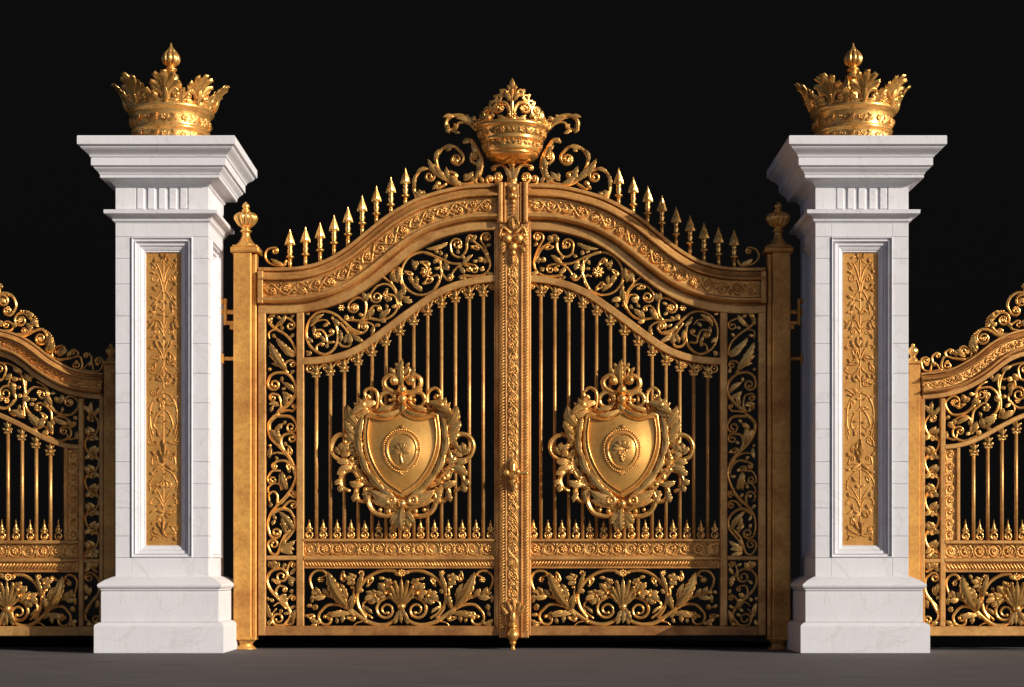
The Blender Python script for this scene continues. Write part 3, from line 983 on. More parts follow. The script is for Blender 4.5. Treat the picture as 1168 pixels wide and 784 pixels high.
        st(mb, z((450, 580), (490, 565), (522, 580), (532, 612), (515, 640), (488, 645)), 3.0, 1.8, (4.4, 1, 1.0), D)
        st(mb, z((448, 255), (440, 215), (446, 180), (472, 164), (494, 180), (490, 205)), 2.2, 1.4, (3.2, 1, .8), D + 1)
        ring(mb, *z((398, 214))[0], 8.6, 2.5, D + 1, 1.0)
        ball(mb, *z((366, 212))[0], D + 3, 3.4)
        ball(mb, *z((386, 216))[0], D + 2, 2.4)
        st(mb, z((338, 182), (375, 182), (408, 160), (410, 128), (385, 112), (362, 122)), 3.1, 2.2, (4.2, -1, .8), D + 1)
        st(mb, z((345, 128), (362, 108), (366, 88), (352, 74)), 2.2, 1.4, None, D)
        for (a, b, w, be) in (((370, 110), (388, 78), 2.4, 0), ((352, 80), (366, 58), 2.0, 0), ((395, 170), (420, 172), 2.0, 0)):
            p = z(a, b)
            leaf(mb, p[0], p[1], w, be, D + 1, lobes=2)
        # shoulder: a ruffled leaf folding over the corner of the rim
        for a, l, w in ((-75, 15, 3.6), (-48, 17, 3.8), (-22, 18, 3.8), (4, 18, 3.6), (30, 17, 3.6)):
            p = z((478, 252))[0]
            leaf(mb, p, (p[0] + l * cos(radians(a)), p[1] + l * sin(radians(a))), w, 2.0, D + 2, lobes=2)
        leaf(mb, z((446, 228))[0], z((548, 282))[0], 5.2, -3.5, D + 6, lobes=3)
        leaf(mb, z((440, 262))[0], z((380, 250))[0], 3.2, 1, D + 5, lobes=3)
        leaf(mb, z((345, 255))[0], z((440, 278))[0], 3.2, 3, D + 5, lobes=4)
        ball(mb, *z((500, 238))[0], D + 8, 4.2, 0.8)
        # ribbon of long leaves twisting down the flank
        for (a, b, w, be) in (((500, 285), (512, 400), 4.0, -2.5), ((516, 345), (500, 470), 4.4, -3), ((508, 425), (462, 545), 4.4, -3), ((482, 500), (402, 602), 4.4, -3), ((445, 560), (365, 628), 4.0, -2)):
            p = z(a, b)
            leaf(mb, p[0], p[1], w, be, D + 3, lobes=3, jag=.18)
        for (a, b, w, be) in (((515, 330), (566, 238), 4.2, 3), ((520, 365), (580, 300), 4.0, 3), ((522, 330), (580, 268), 3.2, 2), ((520, 395), (568, 345), 3.4, 2), ((512, 300), (540, 250), 3.4, 1),
                              ((592, 445), (560, 405), 2.8, 1), ((592, 440), (588, 395), 2.6, 1), ((592, 445), (618, 412), 2.4, 1), ((592, 452), (560, 446), 2.4, 1),
                              ((560, 482), (612, 478), 3.0, -1), ((548, 500), (606, 512), 3.0, -1), ((575, 520), (612, 530), 2.8, -1), ((590, 555), (618, 575), 2.6, -1), ((585, 575), (600, 606), 2.6, -1),
                              ((500, 570), (560, 560), 3.4, 2), ((520, 600), (540, 650), 2.8, -1), ((470, 590), (505, 615), 3.0, 2), ((500, 600), (480, 655), 3.0, 1)):
            p = z(a, b)
            leaf(mb, p[0], p[1], w * 1.3, be, D + 2, lobes=3)
        for q in range(24):
            t = q / 23
            a_, b_ = (548 + 26 * sin(pi * t) - 62 * t * t, 300 + 300 * t)
            p = z((a_ - 24 + r_.uniform(-12, 14), b_))[0]
            an = 0.9 - 1.3 * t + r_.uniform(-.35, .35) + (-1.6 if q % 3 == 0 else 0)
            l = r_.uniform(7, 10.5)
            leaf(mb, p, (p[0] + l * cos(an), p[1] + l * sin(an)), r_.uniform(1.8, 2.6), r_.choice((-1.4, 1.4)), D + r_.uniform(0, 2), lobes=2)
            if q % 3 == 1:
                st(mb, [p, (p[0] + 3 * cos(an + .6), p[1] + 3 * sin(an + .6)), (p[0] + 7 * cos(an), p[1] + 7 * sin(an))], 1.5, 1.0, (2.4, r_.choice((-1, 1)), 1.0), D + 2)
        # foot: winged leaf with two eyelets and a pendant
        leaf(mb, z((340, 648))[0], z((472, 596))[0], 6.6, 3.5, D + 2, lobes=3, jag=.2)
        leaf(mb, z((352, 690))[0], z((468, 640))[0], 5.0, -4, D + 1, lobes=3, jag=.2)
        st(mb, z((468, 600), (478, 645), (455, 690), (405, 706), (362, 694)), 2.8, 2.6, None, D + 2)
        st(mb, z((350, 668), (385, 664), (425, 660), (462, 640)), 2.2, 1.8, None, D + 3)
        ring(mb, *z((381, 640))[0], 4.3, 1.7, D + 7, 1.0, 1.0, 20)
        ball(mb, *z((381, 640))[0], D + 6, 1.7)
        ball(mb, *z((428, 680))[0], D + 3, 2.4)
        ball(mb, *z((392, 686))[0], D + 4, 2.8)
        for (a, b, w) in (((340, 690), (385, 742), 4.6), ((338, 700), (366, 764), 4.2)):
            p = z(a, b)
            leaf(mb, p[0], p[1], w, -1, D + 3, lobes=3)
    mb.warp = None
    ball(mb, *z((335, 172))[0], D + 4, 5.4)
    ball(mb, *z((335, 212))[0], D + 5, 5.8)
    ball(mb, *z((335, 655))[0], D + 6, 5.0)
    leaf(mb, z((335, 160))[0], z((335, 40))[0], 4.6, 0, D, lobes=5)
    for a in (-32, 32):
        p = z((335, 110))[0]
        leaf(mb, p, (p[0] + 14 * sin(radians(a)), p[1] - 14 * cos(radians(a))), 2.8, 0, D, lobes=4)
    leaf(mb, z((335, 230))[0], z((335, 262))[0], 4.4, 0, D + 5, lobes=3)
    leaf(mb, z((335, 665))[0], z((337, 772))[0], 6.4, 0, D + 3, lobes=6)
    leaf(mb, z((335, 690))[0], z((300, 740))[0], 4.0, 1, D + 2.5, lobes=5)
    mb.build('carved_surround', M_ORN, shield)
    return shield


def crown_group(conv, leafobj):
    """openwork crown riding on the meeting stile, and its supporting scrolls"""
    mb = MB(conv)
    z = Z(470, 80, 5.078)
    V = lambda y: 80 + y / 5.078
    R = lambda r: r / 5.078
    lathe(mb, CX, 0, smoothprof([(R(30), V(548)), (R(100), V(535)), (R(140), V(515)), (R(153), V(500)), (R(150), V(494)), (R(160), V(488)), (R(165), V(470)), (R(168), V(440)), (R(176), V(433)), (R(182), V(424)), (R(180), V(412)), (R(185), V(402)),
                                 (R(200), V(370)), (R(205), V(362)), (R(216), V(354)), (R(217), V(342)), (R(208), V(332)), (R(190), V(330)), (R(178), V(345)), (R(150), V(420))], 0.7), 56)
    crown = mb.build('crown', M_ORN, leafobj)
    for (v0, v1, r0, r1, n) in ((388, 0, 191, 0, 22), (455, 0, 167, 0, 22)):
        mb = MB(conv)
        for i in range(n):
            a = 2 * pi * i / n
            def w(u, v, d, a=a, r0=r0, v0=v0):
                b = a + u / R(r0)
                rr = R(r0) + d - (v) * 0.38
                return (CX + rr * sin(b), V(v0) + v, rr * cos(b))
            mb.warp = w
            h = 3.6
            if i % 2:
                rosette(mb, 0, 0, h * 0.9, 5, 0.2)
            else:
                ww = 2 * pi * R(r0) / n / 2
                for s_ in (-1, 1):
                    leaf(mb, (0, h * 0.8), (s_ * ww * 0.95, -h * 0.6), 1.6, s_ * 0.5, 0.1, lobes=3)
                    leaf(mb, (0, -h * 0.9), (s_ * ww * 0.6, h * 0.7), 1.2, 0, 0.1, lobes=2)
        mb.warp = None
        mb.build('band_relief', M_HAMMER, crown)
    # cresting: front and back plates, side scrolls between
    mb = MB(conv)
    for face in (1,):
        for sgn in (1, -1):
            mb.warp = lambda u, v, d, s_=sgn: (CX + s_ * (u - CX) * 0.985, v + 8.2, 30 + d - 0.0125 * (u - CX) ** 2)
            st(mb, z((590, 290), (592, 235), (615, 190), (655, 185)), 2.4, 1.4, (6.6, 1, 1.2), 0)
            st(mb, z((592, 270), (640, 280), (690, 285), (720, 260), (740, 225)), 2.0, 1.2, (4.2, -1, 1.0), 0)
            st(mb, z((598, 120), (640, 150), (690, 200), (732, 250), (735, 295)), 1.6, 1.6, None, -0.5)
            for (x, y, r) in ((628, 130, 3.3), (660, 158, 3.3), (690, 188, 3.6), (715, 226, 4.4)):
                ring(mb, *z((x, y))[0], r, 1.4, 0.6, n=18)
                leaf(mb, z((x, y))[0], (z((x, y))[0][0] + 5, z((x, y))[0][1] - 4), 2.0, 0, 0.6, lobes=3)
            rosette(mb, *z((640, 218))[0], 3.6, 6, 1.0)
            st(mb, z((690, 300), (740, 305), (770, 280)), 1.8, 1.2, (5.0, 1, 1.1), 0)
            leaf(mb, z((600, 290))[0], z((665, 255))[0], 3.0, 1, 0.6, lobes=4)
            leaf(mb, z((590, 180))[0], z((620, 130))[0], 3.0, 0, 0.8, lobes=4)
            leaf(mb, z((700, 280))[0], z((690, 240))[0], 2.8, 0, 0.8, lobes=3)
        mb.warp = lambda u, v, d: (u, v + 8.2, 30 + d)
        tube(mb, [(CX, V(310)), (CX, V(200)), (CX, V(110))], [3.0, 2.2, 2.4], 0.4)
        leaf(mb, (CX, V(122)), (CX, V(48)), 3.4, 0.01, 0.4, lobes=1)
        for a in (-50, 50):
            leaf(mb, (CX, V(115)), (CX + 7 * sin(radians(a)), V(115) - 8 * cos(radians(a))), 2.2, 0, 0.8, lobes=3)
        rosette(mb, CX, V(255), 5.4, 8, 1.8)
    for k in range(3):
        for sgn in (1, -1):
            a = sgn * (pi / 2 + (k - 1) * 0.62)
            def w(u, v, d, a=a):
                b = a + u / 40.0
                rr = 40 + d
                return (CX + rr * sin(b), v, rr * cos(b))
            mb.warp = w
            leaf(mb, (0, V(335)), (0, V(270)), 4.2, 0, 0.5, lobes=4)
            st(mb, [(-2, V(330)), (-6, V(300)), (-10, V(310))], 1.6, 1.1, (2.6, -1, 0.8), 0)
            st(mb, [(2, V(330)), (6, V(300)), (10, V(310))], 1.6, 1.1, (2.6, 1, 0.8), 0)
    mb.warp = None
    mb.build('cresting', M_ORN, crown)
    for sgn in (1, -1):
        mb = MB(conv)
        mb.warp = lambda u, v, d, s_=sgn: (CX + s_ * (u - CX), v, d)
        st(mb, z((772, 356), (800, 318), (838, 284), (890, 268), (938, 280), (962, 312), (950, 346), (918, 352), (902, 330)), 2.3, 1.5, (1.6, 1, .4), 4, bulge=0.2, eye=False)
        st(mb, z((790, 352), (822, 322), (858, 306), (890, 316), (900, 345), (922, 362)), 1.7, 1.4, None, 4.6)
        leaf(mb, z((812, 322))[0], z((902, 290))[0], 3.0, -3.0, 5.2, lobes=2, jag=.2)
        leaf(mb, z((915, 276))[0], z((978, 282))[0], 2.4, -1.2, 6, lobes=1)
        leaf(mb, z((945, 318))[0], z((938, 376))[0], 2.8, -2, 6, lobes=2)
        leaf(mb, z((915, 352))[0], z((880, 372))[0], 2.0, -1, 6, lobes=1)
        for a, b, w, be in (((850, 285), (832, 264), 2.0, 0), ((815, 310), (790, 280), 2.8, 0), ((800, 330), (770, 312), 2.4, 0)):
            p = z(a, b)
            leaf(mb, p[0], p[1], w, be, 5.0, lobes=2)
        ball(mb, *z((805, 292))[0], 5, 2.2)
        mb.warp = None
        mb.build('side_scroll', M_ORN, crown)
    mb = MB(conv)
    for sgn in (1, -1):
        mb.warp = lambda u, v, d, s_=sgn: (CX + s_ * (u - CX), v, d)
        st(mb, z((852, 410), (825, 405), (790, 445), (755, 520), (758, 590), (800, 645), (865, 664), (940, 640), (1000, 585), (1018, 510), (975, 452), (910, 445), (866, 485)), 2.44, 1.59, (8.6, -1, 1.35), 0)
        st(mb, z((690, 668), (760, 662), (830, 668), (900, 660)), 2.20, 1.95)
        st(mb, z((1128, 748), (1146, 690), (1138, 620), (1098, 572), (1052, 580)), 2.07, 1.22, (7.6, -1, 1.3))
        st(mb, z((900, 665), (955, 640), (945, 595), (905, 600)), 2.32, 1.34, (3.2, -1, 1.0))
        st(mb, z((790, 545), (815, 520), (815, 490)), 1.83, 1.10, (4.2, -1, 1.1))
        st(mb, z((960, 662), (1010, 690), (1020, 660)), 1.71, 1.22, (2.6, -1, 1))
        st(mb, z((595, 655), (600, 590), (640, 552), (690, 560)), 2.44, 1.46, (2.4, 1, 0.7))
        st(mb, z((600, 665), (640, 672), (678, 640)), 1.95, 1.22, (5.6, -1, 1.3))
        st(mb, z((670, 668), (710, 668), (728, 640)), 1.71, 1.10, (4.4, -1, 1.2))
        for a, b, w, be in (((1000, 620), (1065, 518), 3.6, 1), ((1010, 600), (1035, 545), 2.6, 0), ((860, 640), (805, 590), 3.2, 0), ((850, 640), (850, 600), 2.6, 0), ((820, 640), (790, 620), 2.4, 0), ((855, 395), (825, 420), 3.0, 0), ((840, 400), (862, 425), 2.6, 0),
                            ((800, 640), (772, 560), 3.2, -2), ((770, 590), (752, 500), 3.0, 2), ((870, 662), (940, 610), 3.6, 2), ((950, 640), (1022, 560), 4.0, 2), ((1016, 540), (1000, 462), 3.0, 2), ((980, 460), (905, 450), 3.0, 2), ((1140, 690), (1130, 600), 2.8, 2), ((1130, 600), (1065, 572), 2.6, 2), ((780, 490), (820, 440), 3.0, -1),
                            ((940, 640), (960, 560), 3.0, 0), ((960, 470), (930, 455), 2.4, 0), ((1040, 690), (1010, 660), 2.4, 0), ((1095, 740), (1140, 710), 3.2, 0), ((1100, 735), (1085, 705), 2.8, 0), ((1110, 740), (1120, 695), 2.8, 0), ((745, 660), (770, 620), 2.4, 0), ((775, 660), (800, 640), 2, 0)):
            p = z(a, b)
            leaf(mb, p[0], p[1], w, be, 1.0, lobes=4)
        rosette(mb, *z((795, 505))[0], 4.2, 6, 0.8)
        rosette(mb, *z((1112, 720))[0], 4.0, 6, 0.8)
        rosette(mb, *z((650, 632))[0], 3.4, 6, 0.8)
        rosette(mb, *z((915, 518))[0], 3.4, 6, 0.8)
    mb.warp = None
    for a in (-26, 0, 26):
        leaf(mb, (CX, V(660)), (CX + 21 * sin(radians(a)), V(660) - 21 * cos(radians(a))), 3.0, 0, 1.5, lobes=1, jag=0.1)
    lathe(mb, CX, 0, [(7, V(672)), (6, V(650)), (3, V(630)), (3, V(560)), (6, V(545))], 16)
    mb.build('crown_bracket', M_ORN, leafobj)


# ------------------------------------------------------------------ main gate leaf
def frieze_profile(k, drail):
    P = [(0, -4), (0, 6.5), (0.8, 8), (3.4, 8), (4.1, 7), (4.3, 1.5), (5.5, 1.5), (5.9, 6.5), (8.5, 8.2), (11.6, 12), (12.3, 13.6), (13.4, 14.4), (14.4, 14.2), (14.9, 13), (15.1, 4.5), (16.0, 4.5), (16.2, 6.8), (33.6, 6.8), (33.7, 4.5), (34.4, 4.5),
         (34.5, 11.0), (35.0, 12.4), (36.2, 13.4), (38.0, 13.2), (39.4, 11.5), (40.6, 8.5), (40.9, 0.5), (43.0, 0.5), (43.2, 5.0), (44.0, 5.8), (51.4, 5.8), (52.2, 5.0), (52.4, -4)]
    return [(n_ * k, d) for n_, d in P]


def main_leaf(mir, label, variant, stile):
    hinge = mir * (295 - CX) / scale_at(GY)
    root = thing('gate_leaf', label, 'gate', (hinge, GY, 0), 'leaves of the main double gate')
    conv = gate_conv(mir, hinge)
    top = catmull(TOP, 2.0)
    low = catmull(LOW, 2.0)
    mb = MB(conv)
    cbox(mb, 295, 303.6, 348, 725, -4.5, 5)
    cbox(mb, 338.8, 347, 356, 714.2, -4.2, 4.6)
    cbox(mb, 563.8, 567, 262, 714.2, -4.2, 3.4, 0.5)
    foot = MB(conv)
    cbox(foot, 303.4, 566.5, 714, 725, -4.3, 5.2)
    foot.build('foot_rail', M_FOOT, root)
    cbox(mb, 303.4, 339, 634, 639, -4, 4)
    cbox(mb, 303.4, 339, 349, 357, -4, 4.4)
    cbox(mb, 346.8, 564, 614.8, 618, -3.8, 5.4)
    cbox(mb, 346.8, 564, 634, 639.6, -3.8, 6.2, 1.6)
    cbox(mb, 346.8, 564, 646.6, 648.6, -3.8, 4.2)
    frame = mb.build('frame', M_FRAME, root)
    mb = MB(conv)
    sweep(mb, top, frieze_profile(1.0, 0))
    cbox(mb, 295.5, 301.5, 311, 347.5, -4.2, 13)
    fr = mb.build('arched_frieze', M_FRAME, root)
    mb = MB(conv)
    mid = offset(top, 24.9)
    mb.warp, L = strip_warp(mid)
    mb.warp = (lambda f_: (lambda s_, t_, d: f_(s_ + 6, t_, d)))(mb.warp)
    # hammered ground of the frieze
    n = 90
    pts, fc = [], []
    for i in range(n + 1):
        s_ = (L - 8) * i / n
        pts += [(s_, -8.5, 7.0), (s_, 8.5, 7.0), (s_, 8.5, 6.0), (s_, -8.5, 6.0)]
    for i in range(n):
        for j in range(4):
            fc.append((i * 4 + j, i * 4 + (j + 1) % 4, i * 4 + 4 + (j + 1) % 4, i * 4 + 4 + j))
    mb.add(pts, fc, False)
    running_vine(mb, L - 10, 8.5, 16.0, 7.8, 1.15, 4 + variant)
    mb.build('frieze_relief', M_HAMMER, fr)
    mb = MB(conv)
    sweep(mb, low, [(0, -4), (0, 3.6), (0.9, 4.8), (7.4, 4.8), (8.3, 3.6), (8.3, -4)])
    mb.build('arched_rail', M_FRAME, root)
    mb = MB(conv); arch_scrolls(mb)
    inner = offset(top, 53)
    fill_gaps(mb, lambda u, v: y_at(inner, u) + 0.5 < v < y_at(low, u) - 0.5 and 347 < u < 563, 344, 566, 255, 412, 3.9, 31 + variant)
    mb.build('arch_scrollwork', M_ORN, root)
    mb = MB(conv); column_scrolls_upper(mb)
    fill_gaps(mb, lambda u, v: 304 < u < 338.5 and 357.5 < v < 633, 302, 341, 355, 636, 3.7, 41 + variant)
    mb.build('side_scrollwork', M_ORN, root)
    mb = MB(conv); column_scrolls_lower(mb)
    fill_gaps(mb, lambda u, v: 304 < u < 338.5 and 639.5 < v < 713.5, 302, 341, 637, 716, 3.7, 51 + variant)
    mb.build('side_scrollwork', M_ORN, root)
    mb = MB(conv); base_scrolls(mb, Z(430, 590, 4.9), 458, 108)
    fill_gaps(mb, lambda u, v: 347.5 < u < 563.5 and 649 < v < 713.5, 345, 566, 647, 716, 4.2, 61 + variant)
    mb.build('base_scrollwork', M_ORN, root)
    mb = MB(conv); rosette_band(mb, 347, 564, 618, 634, 14); mb.build('rosette_band', M_HAMMER, root)
    mb = MB(conv)
    cbox(mb, 347, 564, 639.6, 646.6, -2, 2.2, 0.3)
    rope(mb, [(348 + i * 2, 643.2) for i in range(108)], 6.0, 1.25, 2.6, 3.4)
    mb.build('rope_moulding', M_HAMMER, root)
    # bars, each with its leafy cap
    for i in range(13):
        u = 361 + 15.84 * i
        v0 = y_at(low, u) + 8.3
        mb = MB(conv)
        lathe(mb, u, 0, [(2.0, v0 + 12), (2.0, 615)], 12)
        bar = mb.build('bar', M_FRAME, root)
        mb = MB(conv)
        bar_capital(mb, u, v0 + 1)
        uu = u + 7.9
        vv = y_at(low, min(uu, 563)) + 8.3
        slope = (y_at(low, min(uu + 2, 565)) - y_at(low, uu - 2)) / 4
        R_ = 3.9
        st(mb, [(u + 1.5, v0 + 9), (u + 2.8, v0 + 4.5 + slope), (uu - 1, vv + 1.6)], 1.1, 0.8, (R_, 1, 1.25), 0.5)
        if i == 0:
            ring(mb, u - 7.2, v0 + 4.8, 3.9, 1.1, 0.5, n=18)
            ball(mb, u - 7.2, v0 + 4.8, 0.8, 1.6)
        mb.build('bar_cap', M_ORN, bar)
    for i in range(14):
        mb = MB(conv)
        small_finial(mb, 352.9 + 15.84 * i if i < 13 else 559.5, 614.8)
        mb.build('spike', M_ORN, root)
    xs = [330.7, 348.4, 365, 380.9, 396.8, 413, 429.2, 445.8, 462.4]
    ts = [261.5, 258.6, 253.8, 245.5, 235.7, 223, 212, 201.8, 191.5]
    for u, v in zip(xs, ts):
        mb = MB(conv)
        spear_shape(mb, u, v)
        lathe(mb, u, 0, [(2.2, v + 34), (2.2, y_at(top, u) + 1.5)], 10)
        mb.build('spear', M_ORN, root)
    mb = MB(conv)
    z = Z(290, 200, 5.6)
    st(mb, z((205, 545), (190, 575), (150, 578), (100, 560), (72, 520), (85, 475), (125, 463)), 1.5, 0.9, (4.4, 1, 1.2))
    leaf(mb, z((185, 570))[0], z((110, 535))[0], 2.6, 0, 0.8, lobes=4)
    mb.build('end_scroll', M_ORN, root)
    build_shield(conv, root, 459.6, 515.2, variant)
    if stile:
        mb = MB(conv)
        cbox(mb, 566.4, 605.6, 211.5, 725, -5.5, 6, 1)
        cbox(mb, 569.5, 603, 256, 727.5, -3, 9.5, 1.2)
        for (a, b, d) in ((568, 573.4, 15), (596.6, 602, 15), (574.6, 577.6, 12.5), (592.4, 595.4, 12.5)):
            cbox(mb, a, b, 210.5, 256.5, -3, d, 1.6)
        cbox(mb, 578, 592, 212, 256, -3, 12, 1)
        for (a, b) in ((576.2, 578), (594, 595.8)):
            cbox(mb, a, b, 257, 727, 0, 11.4, 0.6)
        stl = mb.build('meeting_stile', M_FRAME, root)
        mb = MB(conv)
        for uu, sg in ((572.6, 1), (599.6, -1)):
            rope(mb, [(uu, 262 + 2 * i) for i in range(231)], 6.4 * sg, 1.3, 9.8, 3.5)
        mb.warp, L = strip_warp([(585, 292 + 2 * i) for i in range(203)])
        running_vine(mb, L, 7.2, 15.5, 9.8, 1.0, 21)
        running_vine(mb, L, 6.4, 12.0, 10.2, 0.8, 33)
        mb.warp = None
        # carved drop and mask of leaves at the head of the stile
        for (x, y, r) in ((585, 219, 3.4), (583.5, 226, 3.0), (587, 227, 3.0), (585.3, 233, 2.6), (585.3, 238, 1.9), (585.3, 242, 1.7), (585.3, 246, 1.5)):
            ball(mb, x, y, 14.5, r, 0.9)
        for (a, b, w) in (((585, 222), (579, 214), 2.6), ((585, 222), (592, 214), 2.6), ((585, 230), (579, 224), 2), ((585, 230), (592, 225), 2), ((585, 249), (579, 262), 2.6), ((585, 249), (592, 262), 2.6), ((585, 250), (585.5, 266), 3.2)):
            leaf(mb, a, b, w, 0, 13, lobes=4)
        for s_ in (-1, 1):
            ball(mb, 585 + s_ * 6.5, 275, 14, 5.6, 0.8)
            st(mb, [(585 + s_ * 3, 268), (585 + s_ * 11, 262), (585 + s_ * 15, 270)], 1.9, 1.2, (4.4, s_, 1.0), 13)
            leaf(mb, (585 + s_ * 5, 282), (585 + s_ * 14, 292), 3.2, 0, 12.5, lobes=4)
            leaf(mb, (585 + s_ * 8, 272), (585 + s_ * 15, 284), 3.0, 0, 13, lobes=4)
        ball(mb, 585, 284, 15, 5.4, 0.8)
        ball(mb, 585, 291, 14, 3.6, 0.8)
        leaf(mb, (585, 290), (585, 304), 3.6, 0, 12, lobes=4)
        for a in (-40, -20, 0, 20, 40):
            leaf(mb, (585, 706), (585 + 22 * sin(radians(a)), 706 - 22 * cos(radians(a))), 2.6, 0, 10.5, lobes=1, jag=0.1)
        mb.build('stile_relief', M_HAMMER, stl)
        mb = MB(conv)
        lathe(mb, 585, 15, [(2.6, 528), (3.4, 531), (3.2, 552), (2.4, 556)], 14)
        ball(mb, 585.5, 543, 18, 5.4, 0.9)
        tube(mb, catmull([(577, 541), (581, 543), (588, 541), (595, 540.5), (600, 541)]), [2.8, 2.2, 2.0, 1.9, 1.7, 1.6, 1.6, 1.6, 1.6] + [1.6] * 30 if False else 2.0, 23)
        ball(mb, 577.5, 540.5, 22.5, 3.6)
        ball(mb, 590, 539.5, 23, 3.4)
        ball(mb, 600.5, 541, 23, 2.4)
        ball(mb, 590, 551, 18, 2.2)
        leaf(mb, (585, 548), (585, 562), 3.6, 0, 12, lobes=4)
        leaf(mb, (585, 535), (585, 522), 3.2, 0, 12, lobes=4)
        mb.build('handle', M_ORN, root)
        mb = MB(conv)
        lathe(mb, 585, 15, smoothprof([(0.6, 697), (2.6, 698.5), (3.4, 703), (3.0, 708), (2.2, 711), (4.4, 713), (4.6, 714.5), (3.4, 716), (5.2, 719), (6.6, 722), (6.8, 725), (5.0, 729), (3.2, 731.5), (4.2, 733), (2.6, 734.5), (2.2, 738), (3.4, 740), (2.6, 740.4)], 0.6), 20)
        mb.build('drop_bolt', M_ORN, root)
        crown_group(conv, root)
    return root


main_leaf(1, 'left leaf of the tall central gate, crowned, carrying the meeting stile and handle', 0, True)
main_leaf(-1, 'right leaf of the tall central gate, grape medallion on shield, partly in pillar shadow', 1, False)


# ------------------------------------------------------------------ hinge posts
def hinge_post(mir, label):
    x0 = mir * (281 - CX) / scale_at(GY)
    root = thing('gate_post', label, 'gate post', (x0, GY, 0), 'gilded hinge posts of the main gate')
    conv = gate_conv(mir, x0)
    mb = MB(conv)
    cbox(mb, 268, 288.4, 289.5, 729, -13, 12, 1.2)
    cbox(mb, 288.6, 293.6, 291, 729, -9, 8.5, 1)
    cbox(mb, 265, 297, 284, 290, -15, 15, 1.6)
    cbox(mb, 267, 295, 281.5, 284.2, -13, 13, 1.2)
    cbox(mb, 268.5, 293.4, 726.5, 729.8, -13.2, 13.6, 0.8)
    lathe(mb, 280.5, 0, [(12, 729.5), (8.5, 733), (7.5, 735.5), (11.5, 739.5), (12.5, 740.4)], 20)
    mb.build('shaft', M_POST, root)
    mb = MB(conv)
    v = lambda y: 30 + y / 2.904
    lathe(mb, 280.5, 0, smoothprof([(11.5, 282), (10.5, 279), (7.5, 275), (5.2, 271), (4.6, 266.5), (6.4, 265), (6.6, 263.5), (4.6, 262), (5.5, 260), (9.5, 257), (13.0, 252), (13.6, 248), (11.5, 244.6), (7.5, 243), (4.2, 242), (5.0, 240.6), (4.2, 239.6), (3.0, 238.5), (4.2, 236.5), (3.8, 234), (1.6, 231.6), (0.5, 230.5)], 0.5), 72, (12, 0.3, 243.5, 259.5))
    mb.build('finial', M_ORN, root)
    for k in (0, 1):
        mb = MB(conv)
        if k == 0:
            cbox(mb, 250, 255, 341, 347, -2.5, 2.5, 0.6)
            cbox(mb, 255.2, 259, 341, 371, -2.5, 2.5, 0.6)
            cbox(mb, 259.2, 268, 354, 358.6, -2.5, 2.5, 0.6)
            cbox(mb, 259.2, 268, 366.5, 370.8, -2.5, 2.5, 0.6)
            cbox(mb, 262.5, 268, 371, 376, -2.5, 2.5, 0.6)
            cbox(mb, 250, 255, 354, 358.6, -2.3, 2.3, 0.6)
        else:
            cbox(mb, 250, 268, 407.4, 411.4, -2.2, 2.2, 0.6)
            cbox(mb, 252.5, 255.5, 404, 415, -3.2, 3.2, 0.6)
        mb.build('hinge_bracket', M_POST, root)


hinge_post(1, 'square gilded gate post beside the left marble pillar, in full sun')
hinge_post(-1, 'square gilded gate post beside the right marble pillar, in deep shadow')

# ------------------------------------------------------------------ side gates (drawn for the right one)
WTOP = [(1049, 426.2), (1068, 424.4), (1084, 420.6), (1098, 414), (1111, 405.8), (1124, 395.5), (1137, 386.6), (1152, 380), (1168, 376), (1188, 372.5), (1210, 371), (1245, 370.4)]
WLOW = [(1077, 507.6), (1090, 506.2), (1104, 502.4), (1118, 496.4), (1132, 488.6), (1148, 480), (1168, 471), (1190, 464), (1215, 460.5), (1241, 459.6)]


